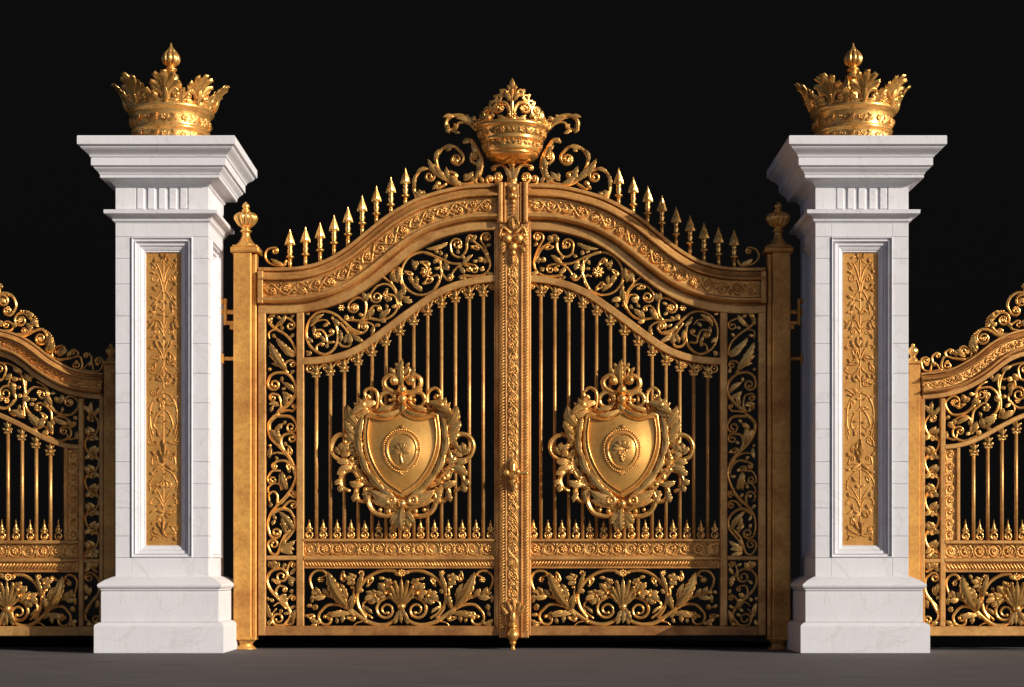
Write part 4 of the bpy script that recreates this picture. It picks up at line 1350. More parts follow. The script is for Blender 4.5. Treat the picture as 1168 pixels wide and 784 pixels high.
def side_gate(mir, label):
    mm = -mir            # drawn on the right; mir=1 keeps it there
    hinge = mir * (1049 - CX) / scale_at(0)
    root = thing('side_gate', label, 'gate', (hinge, 0, 0), 'lower ornamental gates flanking the pillars')
    conv = gate_conv(mir, hinge, 0)
    top, low = catmull(WTOP, 2.0), catmull(WLOW, 2.0)
    mb = MB(conv)
    cbox(mb, 1049, 1054, 452, 725.5, -4.5, 5)
    cbox(mb, 1072, 1077.4, 455, 714.6, -4.2, 4.6)
    cbox(mb, 1240, 1246, 400, 725.3, -4.5, 5)
    cbox(mb, 1053.8, 1240.2, 714.4, 725.5, -4.3, 5.2)
    cbox(mb, 1053.8, 1072.2, 637.5, 642, -4, 4)
    cbox(mb, 1077, 1240.2, 616.6, 620.6, -3.8, 5.6)
    cbox(mb, 1077, 1240.2, 636.8, 641.6, -3.8, 6.2, 1.6)
    cbox(mb, 1077, 1240.2, 651, 653, -3.8, 4.2)
    cbox(mb, 1090.6, 1094.4, 508, 616.8, -3.6, 3.6)
    mb.build('frame', M_FRAME, root)
    mb = MB(conv)
    sweep(mb, top, frieze_profile(0.575, 0))
    fr = mb.build('arched_frieze', M_FRAME, root)
    mb = MB(conv)
    f_, L = strip_warp(offset(top, 24.6 * 0.575))
    n = 60
    mb.warp = f_
    pts, fc = [], []
    for i in range(n + 1):
        s_ = 1 + (L - 2) * i / n
        pts += [(s_, -4.4, 7.0), (s_, 4.4, 7.0), (s_, 4.4, 6.0), (s_, -4.4, 6.0)]
    for i in range(n):
        for j in range(4):
            fc.append((i * 4 + j, i * 4 + (j + 1) % 4, i * 4 + 4 + (j + 1) % 4, i * 4 + 4 + j))
    mb.add(pts, fc, False)
    running_vine(mb, L - 2, 4.6, 9.5, 7.3, 0.8, 14)
    mb.build('frieze_relief', M_HAMMER, fr)
    mb = MB(conv)
    sweep(mb, low, [(0, -4), (0, 3.6), (0.8, 4.6), (4.6, 4.6), (5.4, 3.6), (5.4, -4)])
    mb.build('arched_rail', M_FRAME, root)
    # running cresting on top of the frieze
    mb = MB(conv)
    z = Z(1030, 310, 5.6)
    st(mb, z((250, 625), (180, 640), (130, 625), (115, 580)), 1.4, 0.8, (5.6, 1, 1.4))
    st(mb, z((175, 630), (190, 580), (215, 590), (235, 620)), 1.2, 0.8)
    st(mb, z((195, 590), (188, 550), (205, 525)), 1.2, 0.8, (3.8, 1, 1.1))
    st(mb, z((400, 560), (330, 555), (265, 545), (246, 590)), 1.4, 0.8, (6.4, -1, 1.4))
    st(mb, z((280, 545), (272, 515), (295, 498)), 1.2, 0.8, (3.6, 1, 1.0))
    st(mb, z((330, 555), (420, 565), (440, 520), (405, 480)), 1.4, 0.8, (5.6, -1, 1.4))
    st(mb, z((400, 560), (470, 520), (440, 450), (480, 400)), 1.2, 1.2)
    st(mb, z((640, 420), (590, 400), (545, 375), (500, 370), (475, 400)), 1.8, 0.9, (8.4, -1, 1.6))
    st(mb, z((700, 395), (640, 410), (580, 370), (565, 320), (600, 275)), 1.8, 1.0, (9.2, 1, 1.5))
    st(mb, z((760, 380), (700, 370), (690, 340), (720, 318)), 1.4, 0.8, (4.6, 1, 1.2))
    st(mb, z((690, 400), (600, 395), (605, 370)), 1.2, 0.8, (3.6, 1, 1.1))
    st(mb, z((800, 150), (740, 135), (690, 160), (668, 215), (690, 265)), 1.8, 1.0, (6.4, -1, 1.3))
    st(mb, z((775, 330), (800, 290), (790, 200), (775, 110), (800, 60)), 2.0, 1.4)
    for a, b, w, be in (((455, 520), (420, 450), 4.2, 1), ((470, 500), (450, 400), 4.2, -1), ((450, 500), (480, 480), 3.0, 0), ((560, 340), (530, 340), 3.4, 0), ((580, 350), (545, 295), 3.4, 0), ((590, 300), (560, 270), 3, 0), ((600, 275), (605, 250), 2.6, 0),
                        ((560, 360), (600, 330), 3.0, 0), ((400, 540), (340, 500), 3.4, 0), ((345, 540), (320, 510), 3.0, 0), ((205, 605), (180, 580), 2.4, 0), ((690, 360), (670, 330), 3, 0), ((760, 350), (775, 310), 3.4, 0), ((780, 120), (760, 80), 3.4, 0), ((790, 190), (745, 185), 2.8, 0)):
        p = z(a, b)
        leaf(mb, p[0], p[1], w, be, 0.8, lobes=4)
    beads(mb, catmull(z((530, 350), (540, 300), (590, 258), (640, 252)), 1), 1.4, 0.6, 3.0)
    beads(mb, catmull(z((425, 470), (445, 410), (490, 370)), 1), 1.3, 0.6, 2.8)
    for (x, y) in ((150, 590), (282, 580), (410, 515), (515, 430), (638, 310), (720, 235)):
        rosette(mb, *z((x, y))[0], 2.8, 6, 0.8)
    # the middle piece beyond, rising to a palmette at the peak
    for k in range(3):
        u0 = 1172 + 24 * k
        vb = y_at(top, u0)
        st(mb, [(u0, vb), (u0 + 12, vb - 8), (u0 + 10, vb - 30 - 8 * k), (u0 - 4, vb - 38 - 8 * k)], 1.9, 1.0, (7.5, -1, 1.4))
        leaf(mb, (u0 + 8, vb - 6), (u0 + 20, vb - 40 - 8 * k), 4.4, 2, 0.8, lobes=5)
    for a in (-40, -20, 0):
        leaf(mb, (1244, 370), (1244 + 78 * sin(radians(a)), 370 - 78 * cos(radians(a))), 5.5, 0, 0.8, lobes=5)
    mb.build('cresting', M_ORN, root)
    # spandrel scrolls
    mb = MB(conv)
    z = Z(1030, 440, 4.9)
    st(mb, z((400, 110), (345, 155), (280, 162), (240, 125), (238, 90), (265, 65)), 1.7, 0.9, (7.4, 1, 1.3))
    st(mb, z((420, 230), (385, 260), (385, 200), (395, 140), (440, 100)), 1.7, 1.0, (6.4, 1, 0.9))
    st(mb, z((410, 285), (340, 310), (285, 285), (282, 245), (310, 230)), 1.6, 0.9, (5.4, 1, 1.2))
    st(mb, z((385, 270), (385, 210), (360, 175), (310, 180), (270, 215)), 1.5, 1.2)
    st(mb, z((480, 190), (530, 130), (535, 60), (490, 10), (435, 15)), 1.8, 0.9, (7.0, -1, 1.3))
    st(mb, z((415, 90), (405, 40), (430, 0), (470, -20)), 1.4, 1.1)
    st(mb, z((540, 180), (545, 90), (530, -20), (540, -60)), 1.4, 1.2)
    st(mb, z((560, 150), (600, 165), (625, 130), (600, 80)), 1.5, 1.0)
    st(mb, z((690, 120), (640, 125), (590, 80), (600, 30)), 1.6, 0.9, (9.6, 1, 1.5))
    st(mb, z((240, 290), (290, 300), (300, 270)), 1.2, 0.9)
    zz = Z(1030, 310, 5.6)
    st(mb, zz((610, 784), (625, 690), (660, 620), (720, 590), (784, 580)), 1.5, 1.1)
    st(mb, zz((640, 690), (700, 680), (720, 720)), 1.3, 0.9, (5.2, 1, 1.1))
    st(mb, zz((784, 700), (750, 680), (735, 630)), 1.4, 0.9, (8, 1, 1.4))
    for a, b, w, be in (((345, 100), (325, 50), 3.2, 0), ((350, 95), (360, 60), 2.8, 0), ((385, 110), (415, 60), 3.6, 0), ((400, 110), (430, 85), 3, 0), ((290, 230), (250, 205), 3.6, 0), ((285, 225), (290, 190), 3, 0), ((300, 215), (370, 180), 3.2, 0), ((385, 260), (410, 200), 3.6, 0), ((385, 230), (370, 190), 3.0, 0),
                        ((460, 240), (520, 165), 5.2, -2), ((465, 240), (435, 180), 4.4, 0), ((470, 235), (470, 175), 4.0, 0), ((465, 240), (490, 260), 3, 0), ((545, 180), (610, 140), 4, 0), ((550, 175), (560, 130), 3, 0), ((545, 90), (510, 60), 3, 0), ((550, 60), (575, 60), 2.4, 0), ((440, 270), (405, 262), 3, 0), ((245, 190), (260, 170), 2.4, 0), ((245, 255), (240, 300), 2.6, 0), ((460, 130), (480, 110), 3.2, 0), ((600, 60), (615, -20), 3, 0)):
        p = z(a, b)
        leaf(mb, p[0], p[1], w, be, 0.8, lobes=5)
    for a, b, w, be in (((630, 640), (690, 610), 3, 0), ((570, 700), (610, 650), 3, 0), ((575, 690), (560, 660), 2.6, 0), ((700, 690), (660, 690), 3, 0), ((740, 690), (700, 650), 3, 0)):
        p = zz(a, b)
        leaf(mb, p[0], p[1], w, be, 0.8, lobes=4)
    rosette(mb, *z((277, 95))[0], 3.4, 6, 0.8)
    rosette(mb, *z((457, 40))[0], 3.4, 6, 0.8)
    rosette(mb, *z((637, 85))[0], 3.6, 6, 0.8)
    for k in range(2):
        u0, vb = 1182 + 30 * k, y_at(low, 1182 + 30 * k)
        st(mb, [(u0, vb), (u0 + 16, vb - 14), (u0 + 18, vb - 42), (u0, vb - 50)], 1.7, 0.9, (11, -1, 1.5))
        leaf(mb, (u0 + 4, vb - 2), (u0 - 6, vb - 26), 4, 0, 0.8, lobes=4)
        leaf(mb, (u0 + 16, vb - 10), (u0 + 28, vb - 34), 4, 0, 0.8, lobes=4)
    inner = offset(top, 53 * 0.575)
    fill_gaps(mb, lambda u, v: y_at(inner, u) + 0.5 < v < y_at(low, u) - 0.5 and 1078 < u < 1239, 1075, 1241, 396, 512, 3.9, 71 + mir)
    mb.build('arch_scrollwork', M_ORN, root)
    # narrow side column
    mb = MB(conv)
    for i in range(4):
        y0 = 470 + i * 43
        sg = 1
        for q in (0, 1):
            yc = y0 + 10 + q * 21.5
            s_ = 1 if q == 0 else -1
            ux = 1063
            st(mb, [(ux + s_ * 6, yc + 22), (ux - s_ * 4, yc + 15), (ux - s_ * 8.0, yc + 4), (ux - s_ * 4, yc - 5.4)], 1.5, 0.8, (5.4, s_, 1.4))
            leaf(mb, (ux - s_ * 2, yc + 16), (ux - s_ * 8, yc + 22), 2.6, 0, 0.6, lobes=4)
            leaf(mb, (ux + s_ * 4, yc + 18), (ux + s_ * 8, yc + 9), 2.8, -s_, 0.6, lobes=4)
            leaf(mb, (ux - s_ * 4, yc + 12), (ux + s_ * 5, yc + 7), 2.4, s_, 0.8, lobes=4)
            rosette(mb, ux - s_ * 0.5, yc, 2.3, 6, 0.8)
    for a in (-45, 0, 45):
        leaf(mb, (1063, 474), (1063 + 15 * sin(radians(a)), 474 - 16 * cos(radians(a))), 2.8, 0, 0.6, lobes=4)
        leaf(mb, (1063, 632), (1063 + 10 * sin(radians(a)), 632 + 5 * cos(radians(a))), 2.4, 0, 0.6, lobes=4)
    mb.build('side_scrollwork', M_ORN, root)
    mb = MB(conv)
    z = Z(1030, 590, 4.9)
    st(mb, z((200, 540), (160, 470), (125, 420), (125, 350), (155, 315)), 1.8, 0.9, (6.4, 1, 1.3))
    st(mb, z((130, 440), (185, 500), (200, 560), (165, 600)), 1.8, 0.9, (7.0, 1, 1.4))
    for a, b, w, be in (((160, 285), (130, 260), 3, 0), ((160, 285), (195, 262), 3, 0), ((160, 288), (162, 258), 2.6, 0), ((180, 430), (195, 370), 3, 0), ((180, 440), (165, 390), 3, 0), ((185, 440), (200, 460), 2.4, 0), ((150, 605), (130, 580), 3, 0), ((160, 605), (190, 590), 3, 0), ((140, 510), (128, 460), 2.6, 0)):
        p = z(a, b)
        leaf(mb, p[0], p[1], w, be, 0.6, lobes=4)
    mb.build('side_scrollwork', M_ORN, root)
    mb = MB(conv); rosette_band(mb, 1077.6, 1090.4, 513, 616.4, 8, True); mb.build('rosette_column', M_HAMMER, root)
    mb = MB(conv); rosette_band(mb, 1077.6, 1240, 620.8, 636.6, 10); mb.build('rosette_band', M_HAMMER, root)
    mb = MB(conv)
    cbox(mb, 1077.4, 1240, 641.8, 650.9, -2, 2.2, 0.3)
    rope(mb, [(1079 + i * 2, 646.4) for i in range(80)], 7.6, 1.4, 2.6, 3.8)
    mb.build('rope_moulding', M_HAMMER, root)
    # base panel
    mb = MB(conv)
    cx = 1158.6
    zb = lambda *p: [(cx + (a - 137) / 4.9 * 0.755, 653 + (b - 285) / 4.9 * 0.945) for a, b in p]
    base_scrolls(mb, zb, cx, 80)
    fill_gaps(mb, lambda u, v: 1078 < u < 1239 and 653.5 < v < 714, 1075, 1241, 651, 716, 4.2, 81 + mir)
    mb.build('base_scrollwork', M_ORN, root)
    for i in range(9):
        u = 1110.4 + 16.15 * i
        if u > 1236:
            break
        v0 = y_at(low, u) + 5.4
        mb = MB(conv)
        lathe(mb, u, 0, [(2.1, v0 + 10), (2.1, 617)], 12)
        bar = mb.build('bar', M_FRAME, root)
        mb = MB(conv)
        bar_capital(mb, u, v0 + 0.5)
        mb.build('bar_cap', M_ORN, bar)
    for i in range(9):
        u = 1101.2 + 16.15 * i
        mb = MB(conv)
        small_finial(mb, u, 616.6, 24.0)
        mb.build('spike', M_ORN, root)


side_gate(1, 'low side gate right of the right pillar, wholly sunlit, cropped by frame')
side_gate(-1, 'low side gate left of the left pillar, half in pillar shadow')


def side_post(mir, label):
    x0 = mir * (1044 - CX) / scale_at(0)
    root = thing('side_post', label, 'gate post', (x0, 0, 0), 'small gilded posts of the side gates')
    conv = gate_conv(mir, x0, 0)
    mb = MB(conv)
    cbox(mb, 1034.6, 1048.4, 416, 740.4, -7, 7, 1)
    cbox(mb, 1033.4, 1049.6, 412.4, 416.2, -8.4, 8.4, 1)
    mb.build('shaft', M_POST, root)
    mb = MB(conv)
    lathe(mb, 1041.5, 0, smoothprof([(6.0, 412.5), (4.8, 409.6), (2.8, 407), (3.6, 405.6), (5.8, 402), (5.4, 398.6), (3.2, 396.4), (1.8, 395), (2.2, 393.6), (0.6, 392)], 0.5), 32, (10, 0.25, 397, 405))
    mb.build('finial', M_ORN, root)


side_post(1, 'slim gilded post with ball finial right of the right pillar')
side_post(-1, 'slim gilded post with ball finial left of the left pillar')

# ------------------------------------------------------------------ marble pillars
PX, HS = 2.855, 0.38


def zpx(py, o):
    return EYE + (648 - py) * (DIST - HS - o) / 2044.0


def ident(x, y, z):
    return (x, y, z)


def bx(mb, x0, x1, y0, y1, z0, z1, b=0.003):
    """box chamfered on every edge"""
    c = [(x0, y0, z0), (x1, y1, z1)]
    pts = []
    for (zz, i) in ((z0, b), (z0 + b, 0), (z1 - b, 0), (z1, b)):
        pts += [(x0 + i + b, y0 + i, zz), (x1 - i - b, y0 + i, zz), (x1 - i, y0 + i + b, zz), (x1 - i, y1 - i - b, zz), (x1 - i - b, y1 - i, zz), (x0 + i + b, y1 - i, zz), (x0 + i, y1 - i - b, zz), (x0 + i, y0 + i + b, zz)]
    fc = [tuple(range(8)), tuple(24 + j for j in range(8))]
    for r in range(3):
        for j in range(8):
            fc.append((r * 8 + j, r * 8 + (j + 1) % 8, r * 8 + 8 + (j + 1) % 8, r * 8 + 8 + j))
    mb.add(pts, fc, False)


def square_stack(mb, prof_):
    """square moulding: prof [(half width, z)] from bottom up"""
    pts, fc = [], []
    for (h, z_) in prof_:
        pts += [(-h, -h, z_), (h, -h, z_), (h, h, z_), (-h, h, z_)]
    for i in range(len(prof_) - 1):
        for j in range(4):
            fc.append((i * 4 + j, i * 4 + (j + 1) % 4, i * 4 + 4 + (j + 1) % 4, i * 4 + 4 + j))
    fc += [(0, 1, 2, 3), tuple((len(prof_) - 1) * 4 + j for j in range(4))]
    mb.add(pts, fc, False)


def cove(h0, p0, h1, p1, n=6, bulge=0.0, ease='cave'):
    out = []
    for i in range(n + 1):
        t = i / n
        if ease == 'cave':      # from the narrow foot sweeping out at the top
            hh = h0 + (h1 - h0) * (1 - cos(t * pi / 2))
            zz = p0 + (p1 - p0) * sin(t * pi / 2)
        else:                   # s-curve
            hh = h0 + (h1 - h0) * (0.5 - 0.5 * cos(t * pi))
            zz = p0 + (p1 - p0) * t
        out.append((hh, zz))
    return out


def pillar(sgn, label):
    root = thing('stone_pillar', label, 'pillar', (sgn * PX, 0, 0), 'white marble gate pillars')
    # plinth
    mb = MB(ident)
    H = lambda o: HS + o
    square_stack(mb, [(H(.143) - .004, 0.0), (H(.143), .004), (H(.143), zpx(714.5, .143)), (H(.135), zpx(712.6, .143)), (H(.112), zpx(710.4, .11)), (H(.09), zpx(709.6, .1))])
    square_stack(mb, [(H(.0956), zpx(709.4, .1)), (H(.0956), zpx(675.5, .0956)), (H(.092), zpx(674.6, .0956)), (H(.06), zpx(674.2, .09))])
    square_stack(mb, [(H(.06), zpx(674.6, .09)), (H(.098), zpx(673.6, .1)), (H(.098), zpx(672.2, .1)), (H(.106), zpx(671.6, .11)), (H(.118), zpx(670, .12)), (H(.122), zpx(668, .12)), (H(.118), zpx(666.4, .12)), (H(.075), zpx(662, .08)), (H(.03), zpx(658.9, .03)), (H(.01), zpx(657.8, .01)), (HS - .05, zpx(657.6, 0))])
    mb.build('plinth', M_MARBLE, root)
    # shaft: corner piers in courses, framed recess on every face
    mb = MB(ident)
    fx = 0.251
    z0, z1 = zpx(658.5, 0), zpx(254, 0)
    joints = [658.5, 636.2, 611.6, 579.6, 552, 526.7, 489.6, 459.7, 426, 392, 360.5, 324, 295, 270.2, 254]
    g = 0.0011
    for a, b in zip(joints, joints[1:]):
        za, zb_ = zpx(a, 0), zpx(b, 0)
        for sx in (-1, 1):
            for sy in (-1, 1):
                xs_ = sorted((sx * fx, sx * HS))
                ys_ = sorted((sy * fx, sy * HS))
                bx(mb, xs_[0], xs_[1], ys_[0], ys_[1], za + g, zb_ - g, 0.0016)
    zb0, zb1 = zpx(636.2, 0), zpx(270.2, 0)
    for (a, b) in ((z0, zb0), (zb1, z1)):
        for sy in (-1, 1):
            ys_ = sorted((sy * (HS - .1), sy * (HS - 0.0005)))
            bx(mb, -fx + .0012, fx - .0012, ys_[0], ys_[1], a + g, b - g, 0.0016)
            bx(mb, ys_[0], ys_[1], -fx + .0012, fx - .0012, a + g, b - g, 0.0016)
    core = HS - 0.085
    bx(mb, -core, core, -core, core, z0 + .001, z1 - .001, 0.002)
    shaft = mb.build('shaft', M_MARBLE, root)
    # stepped frames
    mb = MB(ident)
    x_in = 0.143
    zi0, zi1 = zpx(622, -.05), zpx(288.2, -.05)
    # rect loops from outside to inside with depth below the face
    steps = [(0.0, 0.0, 0), (0.05, -0.012, 1), (0.08, -0.012, 0), (0.12, 0.007, 0), (0.24, 0.009, 0), (0.30, -0.002, 0), (0.34, 0.022, 0), (0.56, 0.024, 0), (0.60, 0.040, 0), (0.66, 0.036, 0), (0.84, 0.046, 0), (0.88, 0.054, 0), (0.96, 0.052, 0), (1.0, 0.074, 0)]
    for q in range(4):
        a = q * pi / 2
        pts, fc = [], []
        for (t, dep, _) in steps:
            X = fx + (x_in - fx) * t
            A, B = zb0 + (zi0 - zb0) * t, zb1 + (zi1 - zb1) * t
            for (x, z_) in ((-X, A), (X, A), (X, B), (-X, B)):
                y = -(HS - dep)
                pts.append((x * cos(a) - y * sin(a), x * sin(a) + y * cos(a), z_))
        for i in range(len(steps) - 1):
            for j in range(4):
                fc.append((i * 4 + j, i * 4 + (j + 1) % 4, i * 4 + 4 + (j + 1) % 4, i * 4 + 4 + j))
        mb.add(pts, fc, False)
    mb.build('panel_frame', M_MARBLE, root)
    # gilded panel with an arabesque in low relief, on the front
    yf = -(HS - .068)
    mb = MB(ident)
    bx(mb, -x_in - .004, x_in + .004, yf, yf + .02, zi0 - .004, zi1 + .004, .001)
    gp = mb.build('gilded_panel', M_PANEL, root)
    k = (DIST - HS + .068) / 2044.0
    def pconv(u, v, d):
        return ((u - 184.6) * k, yf - d * k, EYE + (648 - v) * k)
    mb = MB(pconv)
    D = 0.2
    for s_ in (1, -1):
        r_ = random.Random(3 + s_)
        mb.warp = lambda u, v, d, q=s_: (184.6 + q * (u - 184.6), v, d * 0.85)
        z = lambda *p: [(184.6 + (a - 160) / 4.614, 280 + (b - 0) / 4.614) for a, b in p]
        W = 0.9
        st(mb, z((162, 200), (175, 140), (200, 95), (215, 100)), W, .5, (3.6, 1, 1.1), D)
        st(mb, z((163, 250), (175, 190), (200, 152), (218, 165)), W, .5, (4.4, 1, 1.2), D)
        st(mb, z((163, 60), (172, 85), (190, 95)), W, .5, None, D)
        st(mb, z((162, 230), (185, 262), (205, 300)), W, .5, None, D)
        st(mb, z((162, 345), (190, 320), (205, 330), (210, 365)), W, .5, None, D)
        st(mb, z((163, 440), (180, 400), (215, 392), (240, 418)), W, .6, None, D)
        st(mb, z((163, 460), (185, 432), (205, 445)), W, .5, (3.6, 1, 1.1), D)
        st(mb, z((163, 600), (175, 560), (205, 525), (232, 530)), W, .5, (2.4, 1, .9), D)
        st(mb, z((165, 640), (180, 665), (215, 680), (242, 655)), W, .5, (2.4, -1, .9), D)
        for a, b, w, be in (((165, 75), (180, 40), 1.6, 0), ((205, 120), (225, 90), 1.5, 0), ((200, 290), (222, 320), 1.8, 0), ((195, 300), (205, 345), 1.5, 0), ((215, 395), (240, 440), 2.0, 1), ((205, 400), (215, 450), 1.8, 0), ((225, 410), (245, 395), 1.4, 0), ((190, 540), (205, 500), 1.5, 0), ((222, 525), (240, 545), 1.5, 0),
                            ((170, 590), (195, 610), 1.4, 0), ((165, 540), (185, 505), 1.4, 0), ((190, 675), (205, 700), 1.4, 0), ((105 + 90, 240), (215, 215), 1.4, 0), ((170, 720), (200, 700), 1.8, 0), ((168, 720), (185, 680), 1.6, 0)):
            p = z(a, b)
            leaf(mb, p[0], p[1], w, be, D, lobes=3)
        ball(mb, *z((192, 602))[0], D, 0.9)
        z = lambda *p: [(184.6 + (a - 145) / 4.126, 450 + (b - 0) / 4.126) for a, b in p]
        st(mb, z((147, -10), (180, 10), (205, 60), (208, 130), (195, 190)), W, .7, None, D, leaves=6, ll=3.4, lw=1.2)
        st(mb, z((147, 70), (170, 90), (190, 140), (175, 165), (155, 150)), W, .6, None, D, leaves=3, ll=3, lw=1.1)
        beads(mb, catmull(z((205, 100), (212, 160), (200, 215)), .8), .8, D + .3, 1.8)
        st(mb, z((150, 330), (175, 330), (200, 330), (198, 300)), W, .5, (3.8, -1, 1.1), D)
        st(mb, z((150, 350), (185, 375), (208, 420), (205, 450)), W, .6, None, D, leaves=4, ll=3, lw=1.1)
        st(mb, z((147, 530), (165, 495), (190, 485), (212, 512)), W, .6, (1.8, 1, .8), D)
        st(mb, z((147, 510), (170, 460), (195, 430)), .6, .5, None, D)
        st(mb, z((147, 655), (165, 670), (195, 665)), W, .5, (3.6, -1, 1.2), D)
        for a, b, w, be in (((147, 300), (165, 260), 1.8, 0), ((147, 560), (180, 545), 1.6, 0), ((147, 565), (175, 580), 1.5, 0), ((147, 640), (172, 600), 1.6, 0), ((160, 660), (200, 640), 1.4, 0), ((147, 330), (190, 360), 1.6, 0), ((147, 440), (165, 425), 1.6, 0)):
            p = z(a, b)
            leaf(mb, p[0], p[1], w, be, D, lobes=3)
    mb.warp = lambda u, v, d: (u, v, d * 0.85)
    tube(mb, [(184.6, 296 + 4 * i) for i in range(38)], 0.6, D)
    tube(mb, [(184.6, 450 + 4 * i) for i in range(40)], 0.6, D)
    leaf(mb, (184.6, 296), (184.6, 290.5), 1.4, 0, D, lobes=2)
    for i in range(5):
        leaf(mb, (184.6, 524 - 4 * i + 4), (184.6, 520 - 4 * i - 3), 2.4 - i * .25, 0, D + .2, lobes=2)
    leaf(mb, (184.6, 612), (184.6, 594), 1.5, 0, D, lobes=3)
    rosette(mb, 184.6, 607, 1.8, 6, D)
    mb.warp = lambda u, v, d: (u, v, d * 0.85)
    fill_gaps(mb, lambda u, v: 167 < u < 202.2 and 291 < v < 619, 165, 204, 288, 622, 3.3, 91 + sgn, 0.72, D)
    mb.build('panel_relief', M_PANEL, gp)
    # necking with flutes, moulding below it, cornice above
    mb = MB(ident)
    za, zb_ = zpx(239, 0), zpx(212.5, 0)
    bx(mb, -HS + .012, HS - .012, -HS + .012, HS - .012, za, zb_, .001)
    for q in range(4):
        a = q * pi / 2
        cells = [(-HS, -.215)] + [(-.205 + .088 * i, -.205 + .088 * i + .058) for i in range(5)] + [(.215, HS)]
        mb.warp = lambda x, y, z_, a=a: (x * cos(a) - y * sin(a), x * sin(a) + y * cos(a), z_)
        for i, (xa, xb) in enumerate(cells):
            if i in (0, 6):
                e = .0125
                bx(mb, xa if i else xa + e * 0, xb, -HS - .0002 * q, -HS + .02, za + .0005 * q + .001, zb_ - .001 - .0005 * q, .0015) if q % 2 == 0 else bx(mb, xa + (e if i == 0 else 0) + .009, xb - (e if i else 0) - (.009 if i else 0), -HS, -HS + .02, za + .001, zb_ - .001, .0015)
            else:
                bx(mb, xa, xb, -HS - .0, -HS + .02, za + .004, zb_ - .012, .004)
        bx(mb, -.214, .214, -HS + .001, -HS + .02, zb_ - .0115, zb_ - .0012, .001)
    mb.warp = None
    mb.build('necking', M_MARBLE, root)
    mb = MB(ident)
    square_stack(mb, [(HS - .02, zpx(254.6, 0)), (H(.004), zpx(254.4, 0)), (H(.012), zpx(252.4, .01)), (H(.018), zpx(252.2, .01))] + cove(H(.018), zpx(252, .02), H(.062), zpx(245, .06)) + [(H(.066), zpx(244.6, .066)), (H(.078), zpx(243.4, .078)), (H(.08), zpx(239.6, .08)), (H(.077), zpx(239.0, .08)), (HS - .02, zpx(238.6, .0))])
    mb.build('astragal', M_MARBLE, root)
    mb = MB(ident)
    P = [(HS - .02, zpx(213.4, 0)), (H(.006), zpx(213, 0)), (H(.012), zpx(211.4, .01))]
    P += cove(H(.014), zpx(211, .015), H(.085), zpx(204.5, .085), 8)
    P += [(H(.092), zpx(204, .09)), (H(.102), zpx(202.8, .1)), (H(.102), zpx(199.6, .1)), (H(.107), zpx(199, .1))]
    P += cove(H(.108), zpx(198.6, .11), H(.145), zpx(190, .145), 6, ease='s')
    P += [(H(.150), zpx(189.4, .15)), (H(.162), zpx(188.6, .16)), (H(.162), zpx(179.6, .16)), (H(.170), zpx(178.8, .17))]
    P += cove(H(.171), zpx(178.3, .17), H(.232), zpx(166.5, .23), 8, ease='s')
    P += [(H(.236), zpx(166, .24)), (H(.251), zpx(164.6, .25)), (H(.253), zpx(164.0, .253)), (H(.253), zpx(155.4, .253)), (H(.250), zpx(154.6, .25)), (HS, zpx(154.4, .25))]
    square_stack(mb, P)
    mb.build('cornice', M_MARBLE, root)
    return root


pillar(-1, 'white marble pillar standing on the left, its inner flank sunlit')
pillar(1, 'white marble pillar standing on the right, its inner flank shaded')


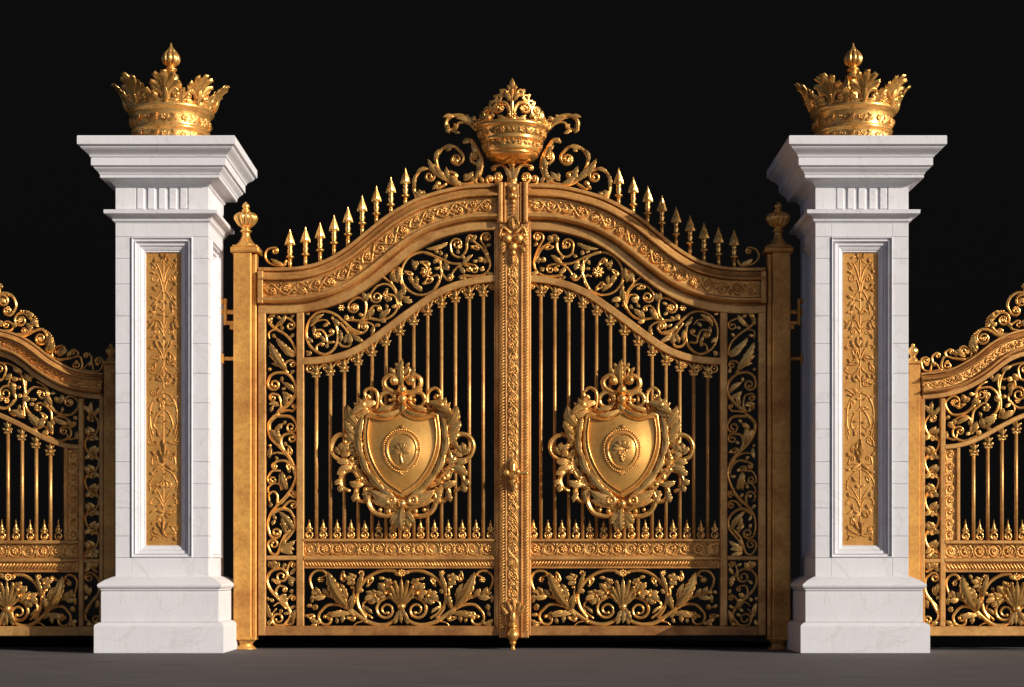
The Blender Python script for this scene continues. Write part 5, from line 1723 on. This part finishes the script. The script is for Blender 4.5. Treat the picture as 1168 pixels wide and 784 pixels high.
# ------------------------------------------------------------------ crowns on the pillars
def pillar_crown(sgn, label):
    zt = zpx(154.4, .253)
    root = thing('crown', label, 'crown', (sgn * PX, 0, zt), 'gilded crowns on the pillars')
    K = DIST / 2044.0
    conv = lambda u, v, d: (u * K, -d * K, -v * K)      # local drawing units, v down from the pillar top
    mb = MB(conv)
    lathe(mb, 0, 0, smoothprof([(30, -0.2), (41.5, -0.2), (43, -2), (42, -4), (40.6, -6), (41.2, -14), (42, -19), (43.8, -20.6), (44.4, -23), (43, -25), (43.4, -33), (44.8, -40), (46.4, -42), (48.4, -43.6), (48.8, -46), (47.4, -48.5), (44, -48.8), (42, -46), (38, -20), (36, -4)], .8), 64)
    band = mb.build('circlet', M_ORN, root)
    for (vc, r0, n) in ((-31.5, 43.6, 24), (-13, 41.2, 24)):
        mb = MB(conv)
        for i in range(n):
            a = 2 * pi * i / n
            def w(u, v, d, a=a, r0=r0, vc=vc):
                b = a + u / r0
                rr = r0 + d - v * 0.12
                return (rr * sin(b), vc + v, rr * cos(b))
            mb.warp = w
            ww = pi * r0 / n
            if i % 2:
                leaf(mb, (-ww, 4), (ww * .9, -5), 2.6, 1.4, 0.2, lobes=4)
                leaf(mb, (-ww * .6, -4), (ww * .6, 4), 1.8, -1, 0, lobes=3)
            else:
                rosette(mb, 0, 0, 3.6, 5, 0.1, i)
                leaf(mb, (0, 5), (ww, -3), 1.8, 1, 0, lobes=3)
        mb.warp = None
        mb.build('band_relief', M_HAMMER, band)
    for i in range(8):
        a = 2 * pi * (i + 0.08) / 8
        mb = MB(conv)
        def w(u, v, d, a=a):
            h = -v
            b = a + u / 47.0
            rr = 45.6 + d + 0.14 * h + 0.0065 * h * h
            return (rr * sin(b), -46 - h, rr * cos(b))
        mb.warp = w
        tube(mb, [(0, 2), (0, -6), (0, -14), (0, -20)], [3.4, 2.4, 2.4, 2.0], 0)
        for an, l, lw_, dd_ in ((0, 26, 4.0, 2.4), (18, 24.5, 3.9, 1.4), (-18, 24.5, 3.9, 1.4), (38, 21, 3.5, .4), (-38, 21, 3.5, .4)):
            leaf(mb, (0.12 * an * 0.5, -6), (l * sin(radians(an)), -5 - l * cos(radians(an))), lw_, 2.6 * (-1 if an > 0 else 1) if an else 0.01, dd_, lobes=1, blunt=True)
        for s_ in (-1, 1):
            st(mb, [(s_ * 1.5, -4), (s_ * 5, -12), (s_ * 10.5, -15), (s_ * 14.5, -11)], 2.2, 1.5, (3.8, s_, 1.0), 1.2)
            leaf(mb, (s_ * 2, -3), (s_ * 14, -7), 2.6, s_ * 1.5, 0.4, lobes=1)
            leaf(mb, (s_ * 5, -12), (s_ * 15, -21), 2.4, s_ * 1.5, 1.2, lobes=1)
        leaf(mb, (0, 0), (0, -17), 3.0, 0.01, 3.2, lobes=1)
        # small bead leaf midway to the next
        mb.warp = lambda u, v, d, w=w: w(u + 17.9, v, d)
        leaf(mb, (0, 2), (0, -15), 3.8, 0.01, .3, lobes=2, blunt=True)
        for s_ in (-1, 1):
            st(mb, [(0, 1), (s_ * 3, -4), (s_ * 6.5, -5)], 1.5, 1.1, (2.4, s_, .9), .2)
        mb.build('crown_leaf', M_ORN, root)
    mb = MB(conv)
    lathe(mb, 0, 0, smoothprof([(14, -2), (12, -20), (9, -50), (7, -72), (6.4, -82), (8.6, -86), (8.2, -89), (5.0, -91), (5.2, -93), (7.2, -95), (6.0, -97), (4.2, -98), (5.4, -99.5), (8.8, -102), (10.6, -106), (10.2, -110.5), (7.5, -115), (4.0, -118.5), (1.9, -122), (0.6, -126)], .6), 60, (10, .3, -116.5, -99.8))
    for a in range(4):
        b = pi / 4 + a * pi / 2
        mb.warp = lambda u, v, d, b=b: ((8 + d) * sin(b + u / 9.0), v, (8 + d) * cos(b + u / 9.0))
        leaf(mb, (0, -60), (0, -86), 4.0, 0, 1.0, lobes=3)
    mb.warp = None
    mb.build('finial', M_ORN, root)


pillar_crown(-1, 'gilded crown resting on the left marble pillar')
pillar_crown(1, 'gilded crown resting on the right marble pillar')

# ------------------------------------------------------------------ light, camera, world
AZ, EL = 58.0, 18.0     # sun: degrees from straight-on towards the right, height
sun = bpy.data.lights.new('sun', 'SUN')
sun.energy = 4.7
sun.angle = radians(0.53)
sun.color = (1.0, 0.92, 0.82)
so = bpy.data.objects.new('sun', sun)
COL.objects.link(so)
so.rotation_euler = (radians(90 - EL), 0, radians(AZ))
w = bpy.data.worlds.new('World')
sc.world = w
w.use_nodes = True
nt = w.node_tree
sky = nt.nodes.new('ShaderNodeTexSky')
sky.sky_type = 'NISHITA'
sky.sun_disc = False
sky.sun_elevation = radians(EL)
sky.sun_rotation = radians(180 - AZ)
sky.air_density = 0.15
sky.ozone_density = 0.4
sky.dust_density = 0.7
nt.links.new(sky.outputs[0], nt.nodes['Background'].inputs[0])
nt.nodes['Background'].inputs[1].default_value = 0.095

cam = bpy.data.cameras.new('camera')
cam.sensor_width = 36.0
cam.lens = 36.0 * 2044.0 / 1168.0
cam.shift_y = (648 - 392) / 1168.0
cam.clip_end = 500
co = bpy.data.objects.new('camera', cam)
COL.objects.link(co)
co.location = (0, -DIST, EYE)
co.rotation_euler = (radians(90), 0, 0)
sc.camera = co
sc.view_settings.view_transform = 'Standard'
sc.view_settings.look = 'None'
sc.view_settings.exposure = 0.0
sc.view_settings.gamma = 1.0
